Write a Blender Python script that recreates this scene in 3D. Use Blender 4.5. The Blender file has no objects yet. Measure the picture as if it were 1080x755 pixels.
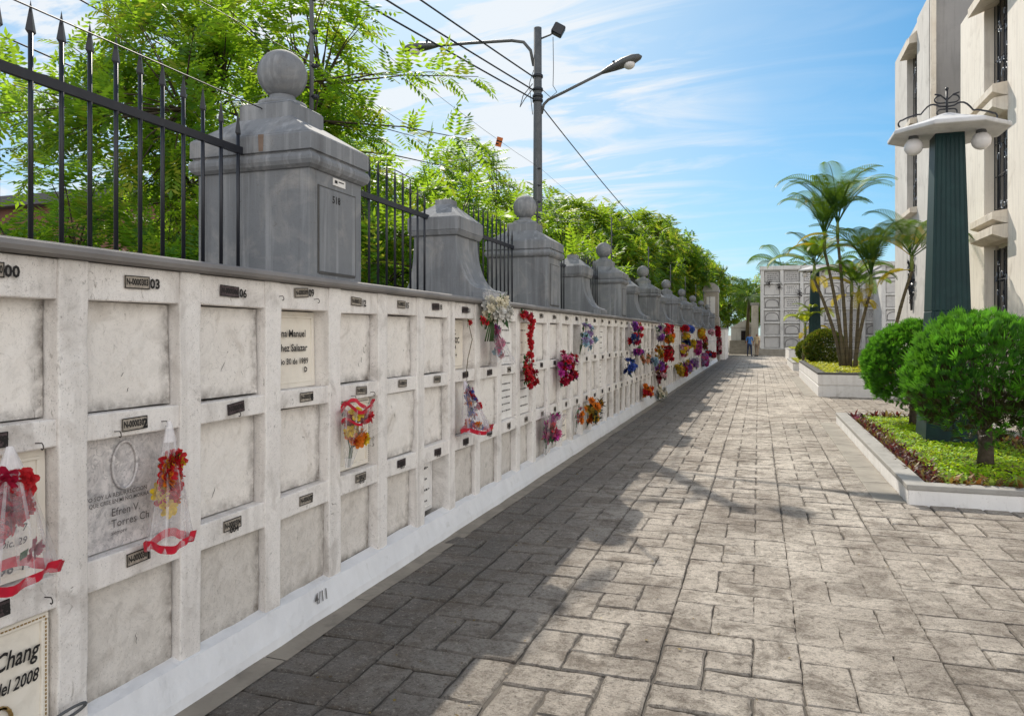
import bpy, math, random
from mathutils import Vector, Matrix, noise, Euler
S = bpy.context.scene
COL = S.collection
RAD = math.radians
PI = math.pi

# ------------------------------------------------------------------ helpers
class MB:
    def __init__(s):
        s.v = []; s.f = []; s.m = []; s.t = []; s.smooth = []
        s.pt = None
    def add(s, verts, faces, m=0, tone=0.5, smooth=False):
        o = len(s.v)
        s.v.extend([tuple(p) for p in verts])
        for f in faces:
            s.f.append(tuple(i + o for i in f)); s.m.append(m); s.t.append(tone); s.smooth.append(smooth)
    def box(s, x0, x1, y0, y1, z0, z1, m=0, tone=0.5):
        v = [(x0,y0,z0),(x1,y0,z0),(x1,y1,z0),(x0,y1,z0),(x0,y0,z1),(x1,y0,z1),(x1,y1,z1),(x0,y1,z1)]
        s.add(v, [(0,3,2,1),(4,5,6,7),(0,1,5,4),(1,2,6,5),(2,3,7,6),(3,0,4,7)], m, tone)
    def frustum(s, a, b, m=0, tone=.5):      # a, b = (x0,x1,y0,y1,z)
        v = []
        for (x0,x1,y0,y1,z) in (a, b):
            v += [(x0,y0,z),(x1,y0,z),(x1,y1,z),(x0,y1,z)]
        s.add(v, [(0,3,2,1),(4,5,6,7),(0,1,5,4),(1,2,6,5),(2,3,7,6),(3,0,4,7)], m, tone)
    def tube(s, pts, r, n=8, m=0, tone=.5, caps=True, smooth=True):
        pts = [Vector(p) for p in pts]
        k = len(pts)
        if not hasattr(r, '__len__'): r = [r]*k
        verts = []; faces = []
        up = Vector((0,0,1))
        prev = None
        for i, p in enumerate(pts):
            d = (pts[min(i+1,k-1)] - pts[max(i-1,0)])
            if d.length < 1e-9: d = Vector((0,0,1))
            d.normalize()
            if prev is None:
                a = d.cross(Vector((0,0,1)) if abs(d.z) < .9 else Vector((1,0,0))).normalized()
            else:
                a = (prev - d*prev.dot(d))
                a = a.normalized() if a.length > 1e-6 else d.orthogonal().normalized()
            prev = a
            b = d.cross(a)
            for j in range(n):
                t = 2*PI*j/n
                verts.append(p + (a*math.cos(t) + b*math.sin(t))*r[i])
        for i in range(k-1):
            for j in range(n):
                faces.append((i*n+j, i*n+(j+1)%n, (i+1)*n+(j+1)%n, (i+1)*n+j))
        if caps:
            faces.append(tuple(range(n-1,-1,-1))); faces.append(tuple(range((k-1)*n, k*n)))
        s.add(verts, faces, m, tone, smooth)
    def lathe(s, prof, c=(0,0,0), n=20, m=0, tone=.5, smooth=True, sx=1, sy=1):
        verts = []; faces = []
        for (r, z) in prof:
            for j in range(n):
                t = 2*PI*j/n
                verts.append((c[0]+r*sx*math.cos(t), c[1]+r*sy*math.sin(t), c[2]+z))
        k = len(prof)
        for i in range(k-1):
            for j in range(n):
                faces.append((i*n+j, i*n+(j+1)%n, (i+1)*n+(j+1)%n, (i+1)*n+j))
        faces.append(tuple(range(n-1,-1,-1))); faces.append(tuple(range((k-1)*n, k*n)))
        s.add(verts, faces, m, tone, smooth)
    def ball(s, c, r, n=24, m=0, tone=.5, sz=1.0):
        prof = [(max(1e-4, r*math.sin(PI*i/(n//2))), -r*sz*math.cos(PI*i/(n//2))) for i in range(n//2+1)]
        s.lathe(prof, c, n, m, tone)
    def prism_y(s, poly, y0, y1, m=0, tone=.5, smooth=False):   # poly of (x,z) counter-clockwise, extruded along Y
        n = len(poly)
        v = [(x,y0,z) for x,z in poly] + [(x,y1,z) for x,z in poly]
        f = [tuple(range(n)), tuple(range(2*n-1,n-1,-1))]
        s.add(v, f, m, tone)
        o = len(s.v) - 2*n
        for i in range(n):
            j = (i+1) % n
            s.f.append((o+i, o+n+i, o+n+j, o+j)); s.m.append(m); s.t.append(tone); s.smooth.append(smooth)
    def text(s, body, size, place, m=0, bold=0.0, align='CENTER', shear=0.0, sxx=1.0):
        vs, fs = text_mesh(body, size, bold, align, shear)
        s.add([place(x*sxx, y) for x, y in vs], fs, m)
    def build(s, name, mats, parent=None, world=False, bevel=0, seg=1):
        off = Vector((0,0,0))
        if world and parent is not None: off = chain_loc(parent)
        me = bpy.data.meshes.new(name)
        me.from_pydata([tuple(Vector(p) - off) for p in s.v] if world else s.v, [], s.f)
        if not isinstance(mats, (list, tuple)): mats = [mats]
        for mm in mats: me.materials.append(mm)
        me.polygons.foreach_set('material_index', s.m)
        me.polygons.foreach_set('use_smooth', s.smooth)
        at = me.attributes.new('tone', 'FLOAT', 'FACE'); at.data.foreach_set('value', s.t)
        if s.pt is not None:
            ap = me.attributes.new('dirt', 'FLOAT', 'POINT'); ap.data.foreach_set('value', s.pt)
        me.update()
        o = bpy.data.objects.new(name, me); COL.objects.link(o)
        if parent is not None: o.parent = parent
        if bevel:
            b = o.modifiers.new('bevel', 'BEVEL'); b.width = bevel; b.segments = seg; b.limit_method = 'ANGLE'; b.angle_limit = RAD(40)
        return o

_tc = {}
def text_mesh(body, size, bold, align, shear):
    key = (body, size, bold, align, shear)
    if key in _tc: return _tc[key]
    cu = bpy.data.curves.new('t', 'FONT'); cu.body = body; cu.size = size; cu.offset = bold
    cu.align_x = align; cu.align_y = 'CENTER'; cu.shear = shear; cu.resolution_u = 2
    ob = bpy.data.objects.new('t', cu); COL.objects.link(ob)
    dg = bpy.context.evaluated_depsgraph_get()
    me = bpy.data.meshes.new_from_object(ob.evaluated_get(dg))
    vs = [(v.co.x, v.co.y) for v in me.vertices]; fs = [tuple(p.vertices) for p in me.polygons]
    bpy.data.objects.remove(ob); bpy.data.curves.remove(cu); bpy.data.meshes.remove(me)
    _tc[key] = (vs, fs)
    return vs, fs

def chain_loc(o):
    l = Vector((0,0,0))
    while o is not None:
        l += Vector(o.location); o = o.parent
    return l

def tag(o, label=None, cat=None, group=None, kind=None):
    if label: o['label'] = label
    if cat: o['category'] = cat
    if group: o['group'] = group
    if kind: o['kind'] = kind
    return o

def thing(name, label, cat, loc=(0,0,0), rz=0, group=None):
    o = bpy.data.objects.new(name, None); COL.objects.link(o)
    o.empty_display_size = .1
    o.location = loc; o.rotation_euler = (0,0,rz)
    return tag(o, label, cat, group)

KIDS = {}
def copy_tree(o, parent=None):
    c = o.copy(); COL.objects.link(c)
    if parent is not None: c.parent = parent
    for ch in list(o.children): copy_tree(ch, c)
    return c

def dup(root, loc, rz=0, label=None, group=None, scale=None):
    c = copy_tree(root)
    c.location = loc; c.rotation_euler = (0,0,rz)
    if scale: c.scale = (scale,)*3
    if label: c['label'] = label
    if group: c['group'] = group
    return c

ORD = ['first','second','third','fourth','fifth','sixth','seventh','eighth','ninth','tenth','eleventh','twelfth','thirteenth','fourteenth','fifteenth','sixteenth','seventeenth','eighteenth','nineteenth','twentieth']

# ------------------------------------------------------------------ materials
def srgb(r, g, b):
    f = lambda c: (c/255/12.92) if c/255 <= .04045 else ((c/255+.055)/1.055)**2.4
    return (f(r), f(g), f(b))

class NT:
    def __init__(s, name):
        s.mat = bpy.data.materials.new(name); s.mat.use_nodes = True
        s.t = s.mat.node_tree; s.n = s.t.nodes; s.l = s.t.links
        s.bsdf = s.n['Principled BSDF']; s.out = s.n['Material Output']
    def node(s, typ, **kw):
        n = s.n.new(typ)
        for k, v in kw.items():
            if k in n.inputs: 
                n.inputs[k].default_value = v
            else: setattr(n, k, v)
        return n
    def link(s, a, b): s.l.new(a, b)
    def pos(s, scale=(1,1,1), randomize=False):
        g = s.node('ShaderNodeNewGeometry')
        m = s.node('ShaderNodeMapping'); m.inputs['Scale'].default_value = scale
        s.link(g.outputs['Position'], m.inputs['Vector'])
        return m.outputs['Vector']
    def noise(s, vec, scale, detail=4, rough=.55, dist=0):
        n = s.node('ShaderNodeTexNoise'); n.inputs['Scale'].default_value = scale; n.inputs['Detail'].default_value = detail
        n.inputs['Roughness'].default_value = rough; n.inputs['Distortion'].default_value = dist
        s.link(vec, n.inputs['Vector']); return n.outputs['Fac']
    def ramp(s, fac, a, b, va=0, vb=1):
        r = s.node('ShaderNodeMapRange'); r.inputs['From Min'].default_value = a; r.inputs['From Max'].default_value = b
        r.inputs['To Min'].default_value = va; r.inputs['To Max'].default_value = vb; r.clamp = True
        s.link(fac, r.inputs['Value']); return r.outputs['Result']
    def mix(s, fac, a, b, mode='MIX'):
        m = s.node('ShaderNodeMix'); m.data_type = 'RGBA'; m.blend_type = mode
        for val, sock in ((fac, m.inputs[0]), (a, m.inputs[6]), (b, m.inputs[7])):
            if hasattr(val, 'links') or hasattr(val, 'is_linked'): s.link(val, sock)
            elif isinstance(val, (tuple, list)): sock.default_value = tuple(val[:3]) + (1,)
            else: sock.default_value = val
        return m.outputs[2]
    def math(s, op, a, b=0.0):
        m = s.node('ShaderNodeMath', operation=op)
        for val, sock in ((a, m.inputs[0]), (b, m.inputs[1])):
            if hasattr(val, 'is_linked'): s.link(val, sock)
            else: sock.default_value = val
        return m.outputs[0]
    def attr(s, name):
        a = s.node('ShaderNodeAttribute'); a.attribute_name = name; return a.outputs['Fac']
    def rand(s):
        return s.node('ShaderNodeObjectInfo').outputs['Random']
    def bump(s, h, strength=.3, dist=.01):
        b = s.node('ShaderNodeBump'); b.inputs['Strength'].default_value = strength; b.inputs['Distance'].default_value = dist
        s.link(h, b.inputs['Height']); s.link(b.outputs['Normal'], s.bsdf.inputs['Normal'])
    def done(s, col, rough=.7, spec=.3):
        if isinstance(col, (tuple, list)): s.bsdf.inputs['Base Color'].default_value = tuple(col[:3]) + (1,)
        else: s.link(col, s.bsdf.inputs['Base Color'])
        s.bsdf.inputs['Roughness'].default_value = rough
        s.bsdf.inputs['Specular IOR Level'].default_value = spec
        return s.mat

def weathered(name, c1, c2, scale=3, stain=None, stain_amt=.5, stain_lo=.52, stain_hi=.75, streak=None, streak_amt=.4, bump=.3, bscale=40, bdist=.004, rough=.8, spec=.25, objrand=0, speck=0.0, dirtcol=None, marks=0.0, swirl=0.0, light=None):
    n = NT(name); p = n.pos()
    col = n.mix(n.ramp(n.noise(p, scale, 5), .3, .7), c1, c2)
    if objrand:
        col = n.mix(n.ramp(n.rand(), 0, 1, 0, objrand), col, tuple(x*.55 for x in c2), 'MIX')
    if stain:
        f = n.ramp(n.noise(p, scale*1.7, 9, .65, .6), stain_lo, stain_hi, 0, stain_amt)
        col = n.mix(f, col, stain)
    if streak:
        q = n.pos((1,1,.07))
        f = n.ramp(n.noise(q, 9, 5, .6), .5, .75, 0, streak_amt)
        col = n.mix(f, col, streak)
    if speck:
        f = n.ramp(n.noise(p, 160, 2, .5), .62, .72, 0, speck)
        col = n.mix(f, col, (.03,.028,.025))
    if swirl:
        f = n.ramp(n.noise(p, 7, 8, .72, 3.5), .50, .58, 0, swirl)
        col = n.mix(f, col, tuple(x*.62 for x in c2))
        f = n.ramp(n.noise(p, 26, 5, .7, 2.5), .56, .66, 0, swirl*.9)
        col = n.mix(f, col, tuple(x*.55 for x in c2))
        v = n.node('ShaderNodeTexVoronoi'); v.feature = 'DISTANCE_TO_EDGE'; v.inputs['Scale'].default_value = 3.1
        mv = n.node('ShaderNodeVectorMath', operation='ADD'); nn = n.node('ShaderNodeTexNoise'); nn.inputs['Scale'].default_value = 6; nn.inputs['Detail'].default_value = 6
        n.link(p, nn.inputs['Vector']); n.link(p, mv.inputs[0]); n.link(nn.outputs['Color'], mv.inputs[1]); n.link(mv.outputs[0], v.inputs['Vector'])
        f = n.math('MULTIPLY', n.ramp(v.outputs['Distance'], .004, .012, swirl*1.4, 0), n.ramp(n.noise(p, 1.3, 3), .5, .62))
        col = n.mix(f, col, (.16,.14,.12))
    if light:
        q3 = n.pos((1,1,.05))
        f = n.ramp(n.noise(q3, 16, 5, .6), .54, .70, 0, .75)
        col = n.mix(f, col, light)
    if marks:
        f = n.math('MULTIPLY', n.ramp(n.noise(p, 20, 6, .7, 1.6), .60, .70), n.ramp(n.noise(p, 2.3, 3), .45, .65, 0, marks*.75))
        col = n.mix(f, col, (.10,.08,.065))
        q2 = n.pos((1,1,.35))
        f = n.math('MULTIPLY', n.ramp(n.noise(q2, 48, 6, .75, 1.2), .58, .70), n.ramp(n.noise(p, 1.9, 4), .45, .65, 0, marks*.8))
        col = n.mix(f, col, (.20,.17,.145))
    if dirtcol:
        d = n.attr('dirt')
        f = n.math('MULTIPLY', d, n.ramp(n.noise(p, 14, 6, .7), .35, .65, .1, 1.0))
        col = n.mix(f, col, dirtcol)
    h = n.math('ADD', n.noise(p, bscale, 6, .6), n.math('MULTIPLY', n.noise(p, bscale*.18, 4, .55, 1.2), 1.6))
    n.bump(h, bump, bdist)
    return n.done(col, rough, spec)

def plain(name, c, rough=.5, spec=.4, metal=0, var=.25, scale=20):
    n = NT(name); p = n.pos()
    col = n.mix(n.ramp(n.noise(p, scale, 3), .3, .7), tuple(x*(1-var) for x in c), c)
    m = n.done(col, rough, spec); n.bsdf.inputs['Metallic'].default_value = metal
    return m

def leafmat(name, dark, light, trans, tmix=.45, clump=1.6, rough=.5, tips=None):
    n = NT(name); p = n.pos()
    f = n.ramp(n.noise(p, clump, 3), .35, .65, 0, .8)
    f2 = n.math('ADD', f, n.ramp(n.attr('tone'), 0, 1, -.35, .35))
    f2 = n.ramp(f2, 0, 1)
    col = n.mix(f2, dark, light)
    if tips:
        col = n.mix(n.ramp(n.attr('tone'), .86, .93), col, tips)
    n.done(col, rough, .35)
    tr = n.node('ShaderNodeBsdfTranslucent')
    tcol = n.mix(f2, tuple(x*.6 for x in trans), trans)
    if tips: tcol = n.mix(n.ramp(n.attr('tone'), .86, .93), tcol, tuple(x*1.3 for x in tips))
    n.link(tcol, tr.inputs['Color'])
    mx = n.node('ShaderNodeMixShader'); mx.inputs[0].default_value = tmix
    n.link(n.bsdf.outputs[0], mx.inputs[1]); n.link(tr.outputs[0], mx.inputs[2])
    n.link(mx.outputs[0], n.out.inputs['Surface'])
    return n.mat

def petal(name, c):
    n = NT(name); p = n.pos()
    col = n.mix(n.ramp(n.noise(p, 60, 2), .3, .7), tuple(x*.6 for x in c), c)
    n.done(col, .55, .3)
    tr = n.node('ShaderNodeBsdfTranslucent'); n.link(col, tr.inputs['Color'])
    mx = n.node('ShaderNodeMixShader'); mx.inputs[0].default_value = .3
    n.link(n.bsdf.outputs[0], mx.inputs[1]); n.link(tr.outputs[0], mx.inputs[2]); n.link(mx.outputs[0], n.out.inputs['Surface'])
    return n.mat

M = {}
M['frame'] = weathered('painted_plaster', (.87,.835,.80), (.785,.745,.71), 2.5, stain=(.34,.30,.265), stain_amt=.7, stain_lo=.53, stain_hi=.74, streak=(.36,.325,.295), streak_amt=.45, bump=.6, bscale=30, bdist=.007, speck=.4, marks=1.3, swirl=.14)
M['slab'] = weathered('niche_plaster', (.87,.83,.785), (.81,.765,.715), 3.2, stain=(.42,.365,.31), stain_amt=.55, stain_lo=.55, stain_hi=.72, bump=.6, bscale=24, bdist=.007, speck=.2, objrand=.10, dirtcol=(.10,.08,.065), marks=1.25, swirl=.2)
M['slab_low'] = weathered('damp_niche_plaster', (.76,.715,.665), (.66,.615,.565), 4, stain=(.34,.30,.26), stain_amt=.55, stain_lo=.52, stain_hi=.72, bump=.6, bscale=24, bdist=.007, speck=.35, objrand=.22, dirtcol=(.11,.09,.07), marks=1.0, swirl=.26)
def marble():
    n = NT('grey_marble'); p = n.pos((1,1,1))
    v = n.noise(p, 9, 8, .7, 2.2)
    col = n.mix(n.ramp(v, .35, .62), (.40,.385,.385), (.74,.70,.68))
    col = n.mix(n.ramp(n.noise(p, 22, 6, .7, 3), .54, .6, 0, .5), col, (.2,.19,.2))
    n.bump(n.noise(p, 18, 6, .7, 2), .3, .004)
    return n.done(col, .45, .4)
M['marble'] = marble()
M['plaque'] = weathered('cream_plaque', (.84,.79,.70), (.76,.70,.61), 5, stain=(.45,.4,.33), stain_amt=.35, bump=.3, bscale=30)
M['white_plaque'] = weathered('white_plaque', (.86,.84,.81), (.74,.72,.70), 5, stain=(.5,.47,.42), stain_amt=.3, bump=.2)
M['plinth'] = weathered('white_skirting', (.80,.80,.81), (.72,.72,.73), 4, stain=(.45,.44,.42), stain_amt=.5, stain_lo=.58, streak=(.5,.5,.5), streak_amt=.2, bump=.8, bscale=16, bdist=.008)
M['coping'] = weathered('grey_coping', (.26,.245,.235), (.18,.17,.165), 3, stain=(.27,.25,.23), stain_amt=.6, bump=.4)
M['stone'] = weathered('grey_painted_stone', (.235,.245,.26), (.18,.19,.205), 2, stain=(.36,.35,.34), stain_amt=.65, stain_lo=.5, stain_hi=.68, streak=(.10,.10,.105), streak_amt=.8, bump=.45, bscale=40, speck=.25, marks=.8, light=(.34,.35,.365))
M['rust'] = plain('rust_stain', (.24,.17,.13), .9)
M['iron'] = plain('black_iron', (.016,.018,.026), .45, .5)
M['ink'] = plain('black_paint', (.018,.016,.016), .7)
M['ink_grey'] = plain('faded_paint', (.14,.13,.125), .8)
M['gold'] = plain('gilt_paint', (.32,.2,.06), .5)
M['plate'] = plain('tin_plate', (.42,.37,.31), .6, var=.4, scale=60)
M['plate_dark'] = plain('rusty_tin_plate', (.10,.07,.075), .6, var=.6, scale=70)
M['dark'] = plain('dark_joint', (.02,.018,.016), .95)
M['wire'] = plain('wire', (.03,.03,.035), .6)
M['galv'] = weathered('galvanised_steel', (.13,.135,.14), (.09,.095,.10), 5, stain=(.1,.1,.1), stain_amt=.5, bump=.2, rough=.5)
M['steel_hook'] = plain('hook_steel', (.08,.07,.065), .5, metal=.6)
M['concrete'] = weathered('concrete', (.36,.33,.28), (.26,.235,.20), 3, stain=(.15,.135,.115), stain_amt=.6, bump=.4, bscale=30)
M['gutter'] = weathered('gutter_cement', (.34,.30,.245), (.25,.22,.18), 4, stain=(.11,.1,.085), stain_amt=.6, bump=.6, bscale=30, bdist=.006)

def paver_mat():
    n = NT('cobble_pavers'); p = n.pos()
    t = n.attr('tone')
    a = n.mix(t, (.36,.313,.27), (.64,.567,.487))
    col = n.mix(n.ramp(n.noise(p, 1.1, 6, .6), .35, .68, 0, .8), a, (.36,.32,.275))
    sx = n.node('ShaderNodeSeparateXYZ'); g = n.node('ShaderNodeNewGeometry'); n.link(g.outputs['Position'], sx.inputs[0])
    # pale worn cement film in the middle of the walk
    w = n.ramp(n.math('ABSOLUTE', n.math('SUBTRACT', sx.outputs[0], 0.35)), .5, 2.2, 1, .3)
    patch = n.math('MULTIPLY', n.ramp(n.noise(p, .8, 9, .7, .6), .40, .58), w)
    col = n.mix(n.math('MULTIPLY', patch, .85), col, (.82,.745,.65))
    # the wall's shade painted into the paver colour, with some grime
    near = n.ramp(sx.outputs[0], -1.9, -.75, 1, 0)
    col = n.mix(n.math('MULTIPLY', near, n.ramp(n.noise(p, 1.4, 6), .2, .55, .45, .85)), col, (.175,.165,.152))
    # blotches and dirt
    col = n.mix(n.ramp(n.noise(p, 3.2, 9, .74, .6), .48, .62, 0, .75), col, (.20,.165,.133))
    col = n.mix(n.ramp(n.noise(p, 15, 9, .78, .5), .50, .62, 0, .68), col, (.165,.138,.113))
    col = n.mix(n.ramp(n.noise(p, 26, 6, .7), .56, .68, 0, .4), col, (.72,.65,.55))
    # exposed aggregate
    col = n.mix(n.ramp(n.noise(p, 58, 6, .88), .53, .60, 0, .62), col, (.06,.051,.042))
    col = n.mix(n.ramp(n.noise(p, 90, 4, .8), .60, .68, 0, .7), col, (.82,.78,.71))
    col = n.mix(n.ramp(t, -.6, 0, .5, 0), col, (.10,.085,.07))
    h = n.math('ADD', n.math('MULTIPLY', n.noise(p, 70, 7, .8), 1.2), n.math('MULTIPLY', n.noise(p, 11, 6, .65), 1.5))
    n.bump(h, 1.0, .022)
    return n.done(col, .9, .2)
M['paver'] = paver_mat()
M['joint'] = weathered('joint_dirt', (.10,.086,.07), (.055,.047,.04), 6, stain=(.16,.14,.11), stain_amt=.6, bump=.6)
M['ground'] = weathered('bare_ground', (.27,.235,.19), (.2,.175,.14), .6, stain=(.1,.11,.05), stain_amt=.6, bump=.4)
M['neem'] = leafmat('neem_leaf', (.016,.065,.008), (.09,.22,.02), (.55,.85,.04), .52, 1.1, tips=(.3,.34,.03))
M['deep_leaf'] = leafmat('dense_leaf', (.010,.050,.008), (.12,.25,.022), (.48,.72,.03), .45, .8, tips=(.42,.42,.04))
M['bark'] = weathered('bark', (.10,.075,.055), (.055,.042,.033), 6, stain=(.16,.14,.12), stain_amt=.5, bump=.8, bscale=30, bdist=.02)
M['thuja'] = leafmat('thuja_sprig', (.012,.055,.010), (.07,.24,.016), (.2,.55,.025), .36, 5, tips=(.10,.30,.02))
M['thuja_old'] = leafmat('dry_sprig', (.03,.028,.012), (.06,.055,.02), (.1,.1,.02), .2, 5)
M['ball_leaf'] = leafmat('boxball_leaf', (.03,.065,.008), (.12,.18,.018), (.28,.35,.02), .35, 3, tips=(.22,.18,.03))
M['cover'] = leafmat('lime_ground_cover', (.16,.38,.008), (.48,.74,.015), (.7,.9,.02), .4, 3.5, tips=(.5,.55,.04))
M['cover2'] = leafmat('yellow_ground_cover', (.3,.38,.01), (.68,.72,.03), (.85,.85,.04), .4, 2.5, tips=(.6,.55,.08))
M['palm'] = leafmat('palm_leaflet', (.014,.058,.012), (.07,.17,.018), (.32,.52,.025), .34, 1.2, tips=(.40,.30,.03))
M['palm_lime'] = leafmat('lime_palm_leaflet', (.12,.2,.01), (.35,.42,.02), (.6,.7,.03), .4, 1.2, tips=(.55,.42,.03))
M['palm_yellow'] = leafmat('yellow_palm_leaflet', (.3,.25,.01), (.55,.42,.02), (.75,.6,.03), .4, 1.2)
M['palm_stem'] = weathered('palm_stem', (.16,.125,.075), (.10,.085,.05), 8, stain=(.05,.045,.035), stain_amt=.7, bump=.4)
M['palm_shaft'] = plain('palm_crownshaft', (.20,.26,.06), .5)
M['bronze_leaf'] = leafmat('bronze_leaf', (.05,.014,.018), (.16,.05,.04), (.3,.06,.05), .3, 9, tips=(.25,.2,.05))
M['orange_leaf'] = leafmat('variegated_leaf', (.10,.06,.02), (.32,.17,.05), (.5,.2,.05), .3, 9, tips=(.2,.3,.05))
M['pink_leaf'] = leafmat('pink_leaf', (.25,.05,.12), (.5,.15,.28), (.5,.1,.2), .3, 9)
M['soil'] = weathered('soil', (.06,.04,.028), (.03,.022,.016), 9, bump=.9, bscale=20, bdist=.02)
M['curb_white'] = weathered('whitewashed_curb', (.80,.79,.78), (.72,.71,.70), 3, stain=(.45,.42,.38), stain_amt=.5, stain_lo=.54, bump=.45, bscale=25, streak=(.40,.37,.33), streak_amt=.35, marks=.8)
M['cap_grey'] = weathered('grey_cap', (.40,.385,.36), (.32,.31,.29), 4, stain=(.2,.19,.175), stain_amt=.6, bump=.3)
M['cap_dark'] = weathered('dark_cap', (.10,.098,.094), (.07,.068,.066), 4, stain=(.18,.17,.16), stain_amt=.5, bump=.3)
M['green'] = weathered('dark_green_paint', (.004,.030,.032), (.003,.022,.025), 2, stain=(.012,.05,.05), stain_amt=.6, streak=(.01,.055,.055), streak_amt=.5, bump=.2, rough=.5, spec=.3)
M['canopy'] = weathered('canopy_white', (.66,.66,.67), (.56,.56,.57), 3, stain=(.35,.33,.31), stain_amt=.5, bump=.2, streak=(.3,.3,.3), streak_amt=.3)
M['globe'] = plain('opal_globe', (.74,.72,.73), .25, .5, var=.08, scale=3)
M['facade'] = weathered('cream_facade', (.84,.785,.70), (.76,.70,.62), .8, stain=(.46,.40,.33), stain_amt=.5, stain_lo=.55, streak=(.36,.33,.30), streak_amt=.42, bump=.4, bscale=12, speck=.15, marks=.6)
M['facade_grey'] = weathered('greyed_facade', (.66,.635,.60), (.56,.535,.50), .6, stain=(.33,.31,.29), stain_amt=.6, stain_lo=.5, streak=(.27,.26,.245), streak_amt=.5, bump=.4, bscale=12, speck=.15, marks=.7)
M['facade2'] = weathered('cream_trim', (.80,.74,.65), (.64,.56,.46), 1.4, stain=(.35,.30,.25), stain_amt=.6, streak=(.3,.26,.22), streak_amt=.4, bump=.3, bscale=12)
M['shade_grey'] = weathered('painted_shade_grey', (.30,.29,.285), (.24,.235,.235), .7, stain=(.17,.165,.165), stain_amt=.5, streak=(.16,.155,.155), streak_amt=.5, bump=.3, bscale=12)  # cream wall with its shade put into the colour
M['glass'] = plain('dark_glass', (.012,.018,.03), .12, .5, var=.3, scale=1)
M['grille'] = plain('pale_grille', (.22,.25,.30), .4, .5)
M['maus'] = weathered('grey_mausoleum', (.70,.69,.67), (.60,.59,.58), .8, stain=(.25,.25,.25), stain_amt=.5, streak=(.26,.26,.26), streak_amt=.4, bump=.3, bscale=10)
M['maus_slab'] = weathered('tomb_slab', (.74,.72,.70), (.52,.51,.505), .9, stain=(.22,.22,.23), stain_amt=.55, bump=.3, bscale=12, objrand=.55)
M['maus_dark'] = plain('slab_line_paint', (.09,.09,.095), .8)  # dark paint of arch lines and lettering on the tomb slabs
M['wreath'] = plain('dark_wreath', (.03,.022,.025), .9)
M['brick'] = weathered('brown_brick', (.22,.11,.08), (.16,.08,.06), 1, stain=(.1,.06,.05), stain_amt=.5, bump=.3)
M['roof_dark'] = plain('roof_sheet', (.10,.10,.11), .6)
M['skin'] = plain('skin', (.30,.17,.11), .6)
M['shirt_blue'] = plain('blue_shirt', (.05,.16,.42), .8)
M['trousers'] = plain('navy_trousers', (.02,.03,.07), .8)
M['shirt_pale'] = plain('pale_yellow_shirt', (.65,.5,.3), .8)
M['skirt_tan'] = plain('tan_trousers', (.35,.25,.17), .8)
M['hair'] = plain('black_hair', (.015,.012,.01), .6)
M['orange_board'] = plain('orange_board', (.62,.16,.03), .6)
M['stem'] = plain('flower_stem', (.05,.10,.03), .6)
M['twig'] = plain('dry_twig', (.2,.17,.12), .8)
M['fleaf'] = leafmat('bouquet_leaf', (.02,.07,.02), (.06,.16,.05), (.1,.25,.05), .25, 20)
M['fleaf_dark'] = leafmat('dark_bouquet_leaf', (.012,.03,.02), (.03,.07,.045), (.05,.1,.05), .2, 20)
PC = {'red':(.62,.02,.03),'pink':(.78,.16,.34),'magenta':(.6,.05,.36),'purple':(.30,.07,.42),'orange':(.85,.24,.02),'yellow':(.85,.60,.03),
      'white':(.85,.83,.78),'cream':(.85,.78,.6),'blue':(.07,.13,.5),'paleblue':(.35,.52,.62),'peach':(.85,.45,.28),'darkblue':(.03,.05,.2),'brown':(.22,.08,.05),'lilac':(.5,.34,.6),'gold':(.62,.42,.06),'black':(.02,.02,.02),'palepink':(.85,.5,.55),'crimson':(.45,.01,.05)}
P = {k: petal('petal_' + k, v) for k, v in PC.items()}
def cello(name, tint, amt):
    n = NT(name); p = n.pos()
    n.done(tint, .2, .6)
    tr = n.node('ShaderNodeBsdfTransparent'); tr.inputs[0].default_value = (.97,.97,.97,1)
    mx = n.node('ShaderNodeMixShader')
    n.link(n.math('ADD', n.ramp(n.noise(p, 22, 4, .6, 1.5), .35, .7, amt*.4, amt*1.3), n.ramp(n.attr('tone'), .05, 1, 0, .62)), mx.inputs[0])
    n.link(tr.outputs[0], mx.inputs[1]); n.link(n.bsdf.outputs[0], mx.inputs[2]); n.link(mx.outputs[0], n.out.inputs['Surface'])
    n.bump(n.noise(p, 30, 4, .6, 2), .6, .01)
    return n.mat
M['cello'] = cello('clear_cellophane', (.95,.93,.94), .07)
M['cello_white'] = cello('milky_cellophane', (.95,.92,.93), .11)
M['cello_dot'] = cello('lilac_cellophane', (.86,.80,.90), .10)
M['ribbon_red'] = plain('red_ribbon', (.66,.02,.05), .4, var=.3)

# ------------------------------------------------------------------ camera, sky, sun
cam = bpy.data.cameras.new('camera'); cam.lens = 26.0; cam.sensor_width = 36; cam.sensor_fit = 'HORIZONTAL'
cam.shift_y = -.0227; cam.clip_end = 3000; cam.clip_start = .05
co = bpy.data.objects.new('camera', cam); COL.objects.link(co)
co.location = (0,0,1.6); co.rotation_euler = (RAD(90), 0, RAD(18.43))
S.camera = co
SUN_AZ, SUN_EL = 27.0, 40.0        # degrees left of the walk's direction, degrees above the horizon
sv = Vector((-math.sin(RAD(SUN_AZ))*math.cos(RAD(SUN_EL)), math.cos(RAD(SUN_AZ))*math.cos(RAD(SUN_EL)), math.sin(RAD(SUN_EL))))
sl = bpy.data.lights.new('sun', 'SUN'); sl.energy = 5.0; sl.angle = RAD(.55); sl.color = (1,.92,.80)
so = bpy.data.objects.new('sun', sl); COL.objects.link(so)
so.rotation_euler = (-sv).to_track_quat('-Z','Y').to_euler(); so.location = (-10,20,30)
W = bpy.data.worlds.new('World'); S.world = W; W.use_nodes = True
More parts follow.
